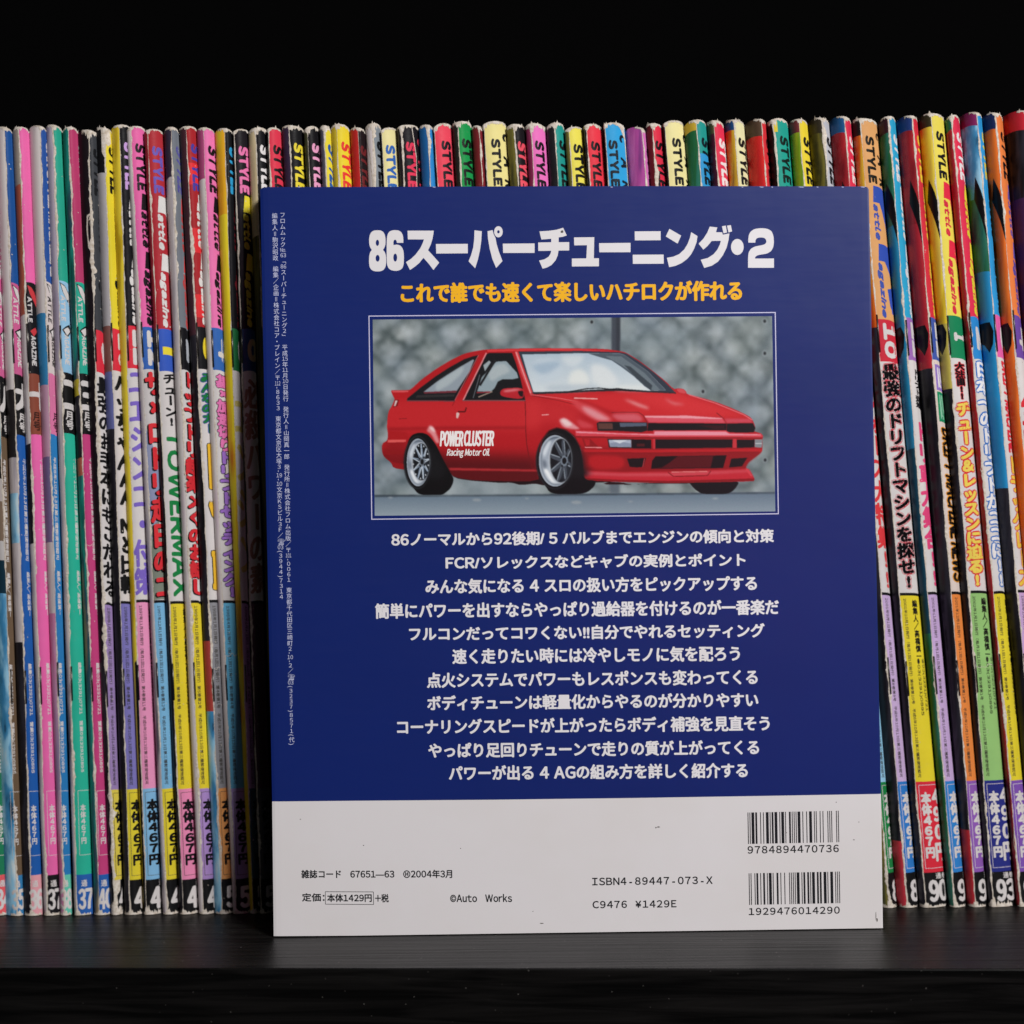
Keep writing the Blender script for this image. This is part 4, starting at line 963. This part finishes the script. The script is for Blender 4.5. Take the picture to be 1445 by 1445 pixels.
M(dict(look='white and blue', top=(178, 40, 56.5, 64), bot=(85, 91, 100), early=1, c='#1f4f9c', c2='#1a78b8', lb='#cfc4c2', lt=K_, m=('#d870a0', '#d870a0', '十'), mt=K_, e='#5cc4ac', no='38', cover=[(YT, 440, WHITEC), (440, 540, '#2f86bc'), (540, 640, '#c898b4'), (640, 760, '#7a6a98'), (760, 860, GREYC), (860, YB, collage(['#c05a84', '#b88aac', '#8a7a9a']))], wear=2.6))
M(dict(look='teal-green', top=(177, 64, 75, 86), bot=(105, 109, 131.5), early=1, c='#1aa48a', c2='#18b296', lb='#8ebfe0', m=(K_, W_, '二'), e='#1c5cae', no='37', cover=[(YT, 520, collage(['#8a8096', '#b4aab8', '#9a90a4'])), (520, YB, GREYC)], wear=3.4, tip=4))
M(dict(look='magenta', top=(180, 88, 96.5, 108), bot=(133, 140.5, 156), early=1, c='#b83468', c2='#c4387a', lb='#17a890', m=(K_, W_, '三'), e='#1c5cae', no='40', cover=[(YT, 530, TEALC), (530, 553, '#c8b428'), (553, 640, DARKC), (640, 665, '#b8604a'), (665, YB, TEALC)], wear=2.6))
# magazines with the later layout, left of the book
M(dict(look='dark-grey torn', top=(184, 109, 125, 137), bot=(157, 162, 172), c='#3a3d42', t='#15161a', l='#17171a', n=(R_, W_, '9'), wear=5.5, cover=[(YT, 860, '#1d161c'), (860, YB, DARKC)], heads=[hv('最強のお手本にもこだわる', 12, 524, 832, 17, K_, bx=.7)], b='#9a80b8', p='#dcc840', no='44', tip=6, foot=9,
  torn=[[(-6, 300), (1, 296), (3, 340), (-1, 352), (-5, 345), (-7, 320)], [(0, 1240), (9, 1240), (8, 1256), (4, 1262), (5, 1275), (0, 1278)]], marks=[([(-4, 308), (-1, 306), (-1, 334), (-3, 330)], '#17151a')]))
M(dict(look='yellow and black', top=(181, 133, 146.5, 157), bot=(176, 184, 201), c='#e3cf12', t='#141416', n=(R_, W_, '10'), cover=[(YT, 244, '#17171b'), (244, 456, '#b8b4b8'), (456, 520, '#8a5a54'), (520, 600, '#6a70b0'), (600, YB, DARKC)], heads=[hv('ハッちゃんAA Mと比較', 13, 524, 830, 19, K_, bx=1.0)], hb='#d4cdca', b='#7a74bc', p='#dcca1c', no='45', tip=4, torn=[[(-4, 182), (7, 182), (8, 200), (5, 206), (2, 204), (0, 224), (-4, 216)]]))
M(dict(look='black with yellow side', top=(177, 156, 168.5, 184), bot=(203, 207, 227), c='#16161a', t='#c49ad8', l='#d8d4d2', at='#d8d4d2', n=(R_, W_, '11'), cover=[(YT, 260, YLWC), (260, 460, YLWC), (460, YB, YLWC)], heads=[hv('ユエシンコ・付策', 13, 524, 834, 21, '#7a62c4', bx=1.1)], b='#ec94c0', p='#7ab4dc', no='46', date='1997年11月1日発行（毎月1回1日発行）第4巻第11号　平成6年10月13日第三種郵便物認可', foot=5, cshapes=[([(-4, 930), (0, 925), (0, 1292), (-4, 1292)], '#15151a')]))
M(dict(look='bubblegum-pink', top=(179, 178, 184, 204), bot=(230, 236, 252), c=P_k, t='#1a1418', n=('#2a5eb0', W_, '12'), cover=[(YT, 520, WHITEC), (520, YB, GREYC)], heads=[hv('サ×ロドリ走日のコ', 15, 522, 836, 20, '#dc2430', bx=1.3, outline='#141014', ob=.7, off=[-1.6, 1.4])], hb='#c9c4c4', shapes=[([(0, 600), (14, 640), (16, 720), (0, 760)], '#8a92b4'), ([(0, 740), (12, 730), (18, 840), (0, 842)], '#7c8478')], b='#74b4dc', p='#e0cc14', no='47', date='1997年12月1日発行（毎月1回1日発行）第4巻第12号　平成6年10月13日第三種郵便物認可'))
M(dict(look='brick-red and white', top=(183, 203, 208, 229), bot=(254, 259, 279), c='#b02430', t='#6a54b4', l='#d8d6d4', at='#d8d6d4', n=('#2c56bc', '#2c56bc', ''), cover=[(YT, 458, '#9a2430'), (458, YB, DARKC)], heads=[hv('チューン!', 14, 522, 594, 14, '#1c1c1e', bx=.5), hr('TOWERMAX', 6, 27, 600, 836, '#0e8040', bx=1.4)], shapes=[([(7, 484), (60, 484), (60, 495), (7, 495)], '#e8d41c')], b='#e2cc10', p='#ec88b4', no='48', date='1998年1月1日発行（毎月1回1日発行）第5巻第1号　平成6年10月13日第三種郵便物認可'))
M(dict(look='steel-grey', top=(180, 231, 241.5, 251), bot=(281, 287.5, 303), c='#70767f', t='#54509c', l='#d02c30', at='#b83a3c', n=('#16161a', '#a8acb4', '2'), cover=[(YT, 250, '#3a3044'), (250, 520, GREYC), (520, YB, WHITEC)], wear=3.6, heads=[hv('トップドリ超楽メくのお話し', 13, 520, 832, 19, '#d8222e', bx=1.1, outline='#160f12', ob=.6, off=[-1.2, 1.2])], b='#e2cc10', p='#a684c4', no='49', date='1998年2月1日発行（毎月1回1日発行）第5巻第2号　平成6年10月13日第三種郵便物認可'))
M(dict(look='red dotted', top=(179, 253, 262.5, 276), bot=(303, 314, 328), c='#a81c24', t='#4a3a9c', l='#d8d4d0', at='#d8d4d0', topb=((232, 262, '#e0222a'), (322, 356, '#e0222a'), (414, 446, '#e0222a')), n=('#16161a', '#e4cc14', '3'), cover=[(YT, 470, '#4a2a34'), (470, 900, DARKC), (900, 1000, '#b8443c'), (1000, YB, BLUEC)], wear=3.4, heads=[hv('みんなのカー', 12, 524, 606, 15, '#13743c', bx=.8, outline='#4a4aa8', ob=.9), hr('エアロ', 6, 26, 622, 828, '#e8b81c', bx=1.6, outline='#141014', ob=1.2)], b='#8a8a90', p='#dc9450', no='50'))
M(dict(look='pink with white side', top=(181, 277, 287, 302), bot=(329, 333.5, 354), c='#ee72b2', t='#1a1418', n=('#2a62b0', W_, '4'), cover=[(YT, 252, '#b0487c'), (252, YB, WHITEC)], heads=[hv('基×加速切り', 13, 524, 630, 15, '#e070b0', bx=.9, outline='#1a1020', ob=1), hv('ドリフトセッティング!', 14, 632, 836, 19, '#9a6cc8', bx=1.1, outline='#161018', ob=1.1)], b='#5cb0d8', p='#a28cc4', no='51', date='1998年4月1日発行（毎月1回1日発行）第5巻第4号　平成6年10月13日第三種郵便物認可'))
M(dict(look='black and cyan', top=(182, 303, 317, 328), bot=(353, 357.5, 366), c='#141418', t='#1c9cd0', l='#b42434', at='#a02030', n=('#1a6a3a', W_, '5'), cover=[(YT, 300, collage(['#c87818', '#e0a828', '#d8c830'])), (300, YB, collage(['#d0b820', '#e0cc30', '#c87020']))], wear=1.2, heads=[hv('エンジン', 12, 560, 800, 20, '#c8b868', bx=1.2)], b='#a88ab8', p='#3a5a6a', no='52'))
M(dict(look='black and pink-yellow', top=(183, 328, 330.5, 350), bot=(367, 369, 385), c='#1a161c', t='#ee74b0', l='#e0d020', at='#d0c430', n=('#2a4a7c', '#b8a87c', '6'), wear=2.6, heads=[hv('必殺パワーの素', 13, 530, 830, 19, '#9a7060', bx=1)], b='#4a3040', p='#4a4a52', no='53'))
M(dict(look='black and white', top=(181, 350, 360.5, 376), bot=(390, 398, 414), c='#141418', t='#e0dcdc', l='#c8b428', n=('#243a5a', W_, '7'), cover=[(YT, 330, collage(['#a89878', '#c4b490', '#8a7a5c'])), (330, YB, OLVC)], wear=2.4, tip=5))
# the run above the book
h_ = dict(full=False)
M(dict(look='crimson and black', top=(181, 376, 379, 397), c='#dc2c48', t='#1a1216', **h_))
M(dict(look='black and yellow', top=(178, 397.5, 408, 428), c='#151518', t='#e6d21e', cover=CV('#3a2a44'), tip=4, **h_))
M(dict(look='black and pale-pink', top=(179, 428.5, 433.5, 450), c='#141216', t='#ea9cc4', cover=CV(OLVC), wear=1.4, tip=5, **h_))
M(dict(look='yellow and blue', top=(178, 451, 457, 467), c='#e2d01e', t='#1c58a4', cover=CV('#5a5866'), dx=-1, tip=5, **h_))
M(dict(look='yellow and red', top=(176, 467, 475, 493), c='#ecd406', t='#e02c24', cover=CV('#c8b01c'), wear=3.6, tip=4, **h_))
M(dict(look='dark-red and black', top=(181, 494, 505, 515), c='#1c1014', t='#6a1c20', cover=CV('#c0201e'), wear=.6, dx=-3, **h_))
M(dict(look='grey with torn white corner', top=(175, 515.5, 525, 537), c='#7d868e', t='#16181c', cover=CV(WHITEC), wear=6.5, tip=6, torn=[[(-9, 183), (-4, 181), (0, 190), (2, 210), (3, 240), (1, 270), (-3, 272), (-5, 225), (-8, 205)]], **h_))
M(dict(look='cream and blue', top=(181, 537.5, 538.5, 560), c='#e2d898', t='#2460b0', wear=1, dx=-1, **h_))
M(dict(look='black and crimson', top=(177, 560.5, 566, 590), c='#17141a', t='#e02850', cover=CV('#2a2426'), wear=3, tip=4, torn=[[(14, 184), (15, 184), (19, 225), (18.4, 226)], [(18.4, 225), (19, 225), (17, 270), (16.4, 270)]], **h_))
M(dict(look='bright-blue with white fold', top=(177, 590.5, 603, 611), c='#1a84cc', t='#1a84cc', l='#1a84cc', cover=CV('#1560a0'), wear=5, tip=4, **h_))
M(dict(look='coral-red', top=(175, 611, 613, 638), c='#e83c54', t='#17141a', wear=1.4, dx=3, tip=4, **h_))
M(dict(look='green and black', top=(172, 638.5, 646, 665), c='#0c9448', t='#151a16', cover=CV('#2a2a26'), wear=4, dx=-1, tip=4, **h_))
M(dict(look='maroon', top=(178, 665.5, 676, 680), c='#7a1c24', t='#7a1c24', l='#7a1c24', cover=CV('#7a2428'), wear=3.5, **h_))
M(dict(look='wide cream and black', top=(172, 680.5, 683, 714), c='#e4d888', t='#17181a', wear=1.2, dx=3, tip=4, **h_))
M(dict(look='black with white and red', top=(176, 714.5, 725.5, 741), c='#18161a', t='#e8485c', cover=CV(OLVC), wear=2.6, dx=-2, tip=5, **h_))
M(dict(look='pink and black', top=(175, 741.5, 749, 770.5), c='#ee6cc0', t='#1a1218', cover=CV('#8a2854'), wear=4.5, dx=-1, tip=6, **h_))
M(dict(look='teal and black', top=(174, 771, 782, 796), c='#10948a', t='#141a1c', cover=CV('#242428'), wear=2.6, tip=4, **h_))
M(dict(look='lemon and black', top=(180, 796.5, 802.5, 823), c='#e6da4a', t='#16181a', cover=CV(OLVC), wear=1, dx=-.5, **h_))
M(dict(look='scarlet and black', top=(176, 823.5, 827.5, 851), c='#e62c40', t='#1a1218', cover=CV('#2c2c32'), wear=1.4, dx=-.5, tip=4, **h_))
M(dict(look='wide sky-blue and black', top=(174, 851.5, 853.5, 882), c='#149cd8', t='#14202c', wear=1.2, dx=-2, tip=3, torn=[[(14, 182), (27, 182), (30, 200), (31, 275), (29.5, 275), (27, 202), (21, 188)]], **h_))
M(dict(look='violet-pink', top=(180, 882.5, 906, 911), c='#d06ab4', t='#5a2a5a', l='#d06ab4', cover=CV(PNKC), wear=4, **h_))
M(dict(look='red with white fold', top=(175, 911.5, 920.5, 935), c='#dc2040', t='#1a1016', cover=CV('#6a1622'), wear=3.6, dx=-3, tip=4, **h_))
M(dict(look='pale-cream and black', top=(171, 935.5, 938, 965), c='#e6dc98', t='#17181a', wear=1.4, dx=3, tip=3, **h_))
M(dict(look='teal-to-blue', top=(170, 965.5, 982.5, 997), c='#12948c', t='#101c26', topb=((228, 459, '#1a94d0'),), cover=[(YT, 196, '#c8a828'), (196, YB, GRNC)], wear=3.4, tip=3, **h_))
M(dict(look='red with white letters', top=(171, 997.5, 1007, 1022), c='#e0244a', t='#e6dcdc', cover=[(YT, 200, OLVC), (200, YB, '#4a1a30')], wear=3.6, tip=4, **h_))
M(dict(look='ivory and black', top=(170, 1022.5, 1035.5, 1051), c='#e2dca8', t='#16171a', lc='#d02c3c', cover=[(YT, 196, '#1c4c84'), (196, YB, ORGC)], wear=2, dx=-1, **h_))
M(dict(look='red with brown top', top=(169, 1051.5, 1074, 1081), c='#d4222e', t='#1a1014', cover=[(YT, 205, '#5a4434'), (205, YB, collage(['#a01c1c', '#d42c28', '#b8242a']))], wear=3.4, **h_))
M(dict(look='sea-green and black', top=(168, 1083, 1091, 1113), c='#0f9c8c', t='#12201e', cover=[(YT, YB, '#1c1614')], wear=2.4, dx=2, tip=5, marks=[([(0, 186), (5, 186), (5, 200), (0, 200)], '#e0c81c')], **h_))
M(dict(look='yellow with lime side', top=(169, 1113.5, 1127, 1140.5), c='#ead21c', t='#17181a', lc='#d02c3c', cover=[(YT, 200, '#7a3438'), (200, YB, collage(['#6a8a1c', '#a8b428', '#8a9a20']))], wear=2.6, dx=-1, **h_))
M(dict(look='silver-grey', top=(167, 1141, 1160, 1171), c='#b4b6be', t='#1a1c20', lc='#d02c3c', cover=[(YT, 203, '#3a3428'), (203, YB, OLVC)], wear=4, dx=-1, **{}, heads=[hv('ワンデイドリフト大特集!!', 13, 524, 834, 18, '#dc3038', bx=1)], b='#8cc4e4', p='#128040', pt=W_, no='87', date='2001年8月1日発行（毎月1回1日発行）第8巻第8号　平成6年10月13日第三種郵便物認可', foot=5))
# right of the book
M(dict(look='red with blue top', top=(165, 1171.5, 1191.5, 1202), bot=(1267, 1281, 1297), c='#d82046', t='#e8dcdc', cover=[(YT, 204, '#1c5c94'), (204, 700, REDC), (700, 1195, DARKC), (1195, YB, '#c83040')], cshapes=BIGBLK, wear=3, heads=[hv('リフォース大特集!!', 12, 524, 834, 18, '#dc3038', bx=1)], b='#c4a8d4', p='#1f74c4', pt=W_, no='89', date='2001年9月1日発行（毎月1回1日発行）第8巻第9号　平成6年10月13日第三種郵便物認可'))
M(dict(look='tan and black', top=(168, 1202.5, 1213.5, 1239), bot=(1298, 1307, 1338), c='#dca060', t='#1a1814', l='#2c4cae', at='#3a50a8', n=('#c81e34', W_, '10'), cover=[(YT, 205, '#241c1c'), (205, 470, ORGC), (470, YB, DARKC)], wear=2.2, heads=[hv('最強のドリフトマシンを探せ!', 15, 522, 834, 21, '#141216', bx=1.0, outline='#e0dada', ob=.9), hv('最強のドリフトマシンを探せ!', 15, 522, 834, 21, '#141216', bx=1.0, outline='#c83848', ob=1.7)][::-1], b='#e0cc10', p='#d41c34', pt=W_, no='90', date='2001年10月1日発行（毎月1回1日発行）第8巻第10号　平成6年10月13日第三種郵便物認可', tip=4))
M(dict(look='cyan and white', top=(165, 1239.5, 1253.5, 1265), bot=(1340, 1348, 1365), c='#14a0cc', t='#dcdcde', n=('#9a64b4', W_, '11'), cover=CR(GRNC, '#3a1c24', '#1a88b4', '#123c50')[:1] + [(204, 330, GRNC), (330, 640, '#1684b0'), (640, 900, '#16465c'), (900, YB, GRNC)], cshapes=BIGBLK, wear=3, heads=[hv('ドリフト道場', 12, 530, 584, 9, '#17141a', bx=.4), hv('ドリ車大集合!!', 14, 604, 832, 18, '#e03c78', bx=1.3)], b='#c2a4d4', p='#1f7cc8', pt=W_, no='91', date='2001年11月1日発行（毎月1回1日発行）第8巻第11号　平成6年10月13日第三種郵便物認可'))
M(dict(look='red and yellow', top=(164, 1266, 1287, 1296), bot=(1366, 1377, 1395), c='#d42038', t='#e6c81c', n=('#3a54a8', W_, '12'), cover=[(YT, 202, '#223c7c'), (202, 330, REDC), (330, 530, '#b82030'), (530, 1180, DARKC), (1180, YB, '#b82430')], cshapes=BIGBLK, wear=2.4, heads=[hr('DRIFT MACHINE NEWS', 5, 24, 612, 828, '#141014', bx=1.2, outline='#f0a020', ob=1.3)], shapes=[([(3, 524), (40, 524), (40, 560), (3, 560)], '#8a6cc0'), ([(3, 562), (40, 562), (40, 604), (3, 604)], '#128a5c'), ([(6, 528), (40, 528), (40, 556), (6, 556)], '#e0dce0'), ([(6, 566), (40, 566), (40, 600), (6, 600)], '#8acaa8')], hb='#d8c8c0', b='#e88434', p='#8a54b0', pt=W_, no='92', date='2001年12月1日発行（毎月1回1日発行）第8巻第12号　平成6年10月13日第三種郵便物認可'))
M(dict(look='canary-yellow and red', top=(161, 1297, 1313.5, 1334), bot=(1396, 1402, 1435), c='#ead84a', t='#17161a', l='#e01c40', at='#d42040', n=('#0f8254', W_, '1'), cover=[(YT, 200, '#3a3420'), (200, 470, YLWC), (470, 560, '#c4b44c'), (560, YB, DARKC)], cshapes=BIGBLK, wear=2.6, heads=[hv('大注目!!', 13, 524, 574, 12.5, '#1a1216', bx=.7, outline='#e0303c', ob=.8), hv('チューン&レッスンに迫る!', 14, 580, 834, 19, '#f0d450', bx=1.0, outline='#d8202c', ob=2.0)], b='#90c070', p='#252c80', pt=W_, no='93', date='2002年1月1日発行（毎月1回1日発行）第9巻第1号　平成6年10月13日第三種郵便物認可', foot=5))
M(dict(look='crimson with white letters', top=(163, 1334.5, 1342.5, 1356), bot=(1436, 1441, 1462), c='#dc2048', t='#e6dede', l='#e6d81c', at='#e6d81c', n=('#1a84cc', W_, '2'), cover=[(YT, 200, '#0f6a54'), (200, 470, '#c01c30'), (470, YB, REDC)], wear=3, tip=4, heads=[hv('日本一のドリフトがココに!!', 14, 522, 834, 20, '#e6e2e2', bx=.9, outline='#1f6cc0', ob=1.9)], b='#e0cc10', p='#7a4cac', pt=W_, no='94', date='2002年2月1日発行（毎月1回1日発行）第9巻第2号　平成6年10月13日第三種郵便物認可'))
M(dict(look='azure and yellow', top=(159, 1356.5, 1378.5, 1387), bot=(1463, 1475, 1492), c='#1494d4', t='#d8c81c', l='#14161c', at='#14161c', n=('#e058a4', W_, '3'), cover=[(YT, 200, '#8a2464'), (200, 300, BLUEC), (300, 400, GRNC), (400, 700, '#1490cc'), (700, YB, DARKC)], cshapes=BIGBLK, wear=2.4, heads=[hr('DRIFT MACHINE', 5, 20, 522, 650, '#d82038', bx=1.1), hv('ドラッグレース', 14, 655, 834, 19, '#f0c83c', bx=1.1, outline='#d02830', ob=1.2)], b='#c4a0d0', p='#a0a0a8', no='95'))
M(dict(look='orange and black', top=(160, 1387.5, 1404.5, 1417), bot=(1493, 1502, 1522), c='#ec7c34', t='#17141a', l='#5a48a0', at='#5a48a0', n=('#6a44a0', W_, '4'), cover=[(YT, 204, '#1c2c5c'), (204, YB, collage(['#b04a1c', '#e0702c', '#c85a24']))], cshapes=BIGBLK, wear=2.8, heads=[hv('全開走行会', 14, 560, 830, 20, '#d82030', bx=1.1)], no='96'))
M(dict(look='charcoal with red top', top=(157, 1417.5, 1446, 1460), bot=(1523, 1540, 1560), c='#3a3a44', t='#e0dcdc', cover=[(YT, 208, '#c81c30'), (208, 300, DARKC), (300, 480, '#4a2a5c'), (480, YB, collage(['#7a2a20', '#c0401c', '#3a2024']))], wear=2, heads=[hv('新型登場', 14, 560, 830, 20, '#d82030', bx=1.1)], no='97'))
looks = [m['look'].replace(' and ', '-and-') for m in MAG]
labels = set()
for i, m in enumerate(MAG):
    if i == 0: lb = f"{looks[i]} magazine at the left end, showing only the lowest part of its spine"
    elif i == len(MAG) - 1: lb = f"{looks[i]} magazine cut off by the right edge, right of the {looks[i - 1]} one"
    else: lb = f"{looks[i]} magazine between the {looks[i - 1]} and the {looks[i + 1]} one"
    n = len(lb.split()); assert 4 <= n <= 16 and lb not in labels, lb
    labels.add(lb)
    if 'lc' in m: m['l'] = m.pop('lc')
    build_mag(m, lb)
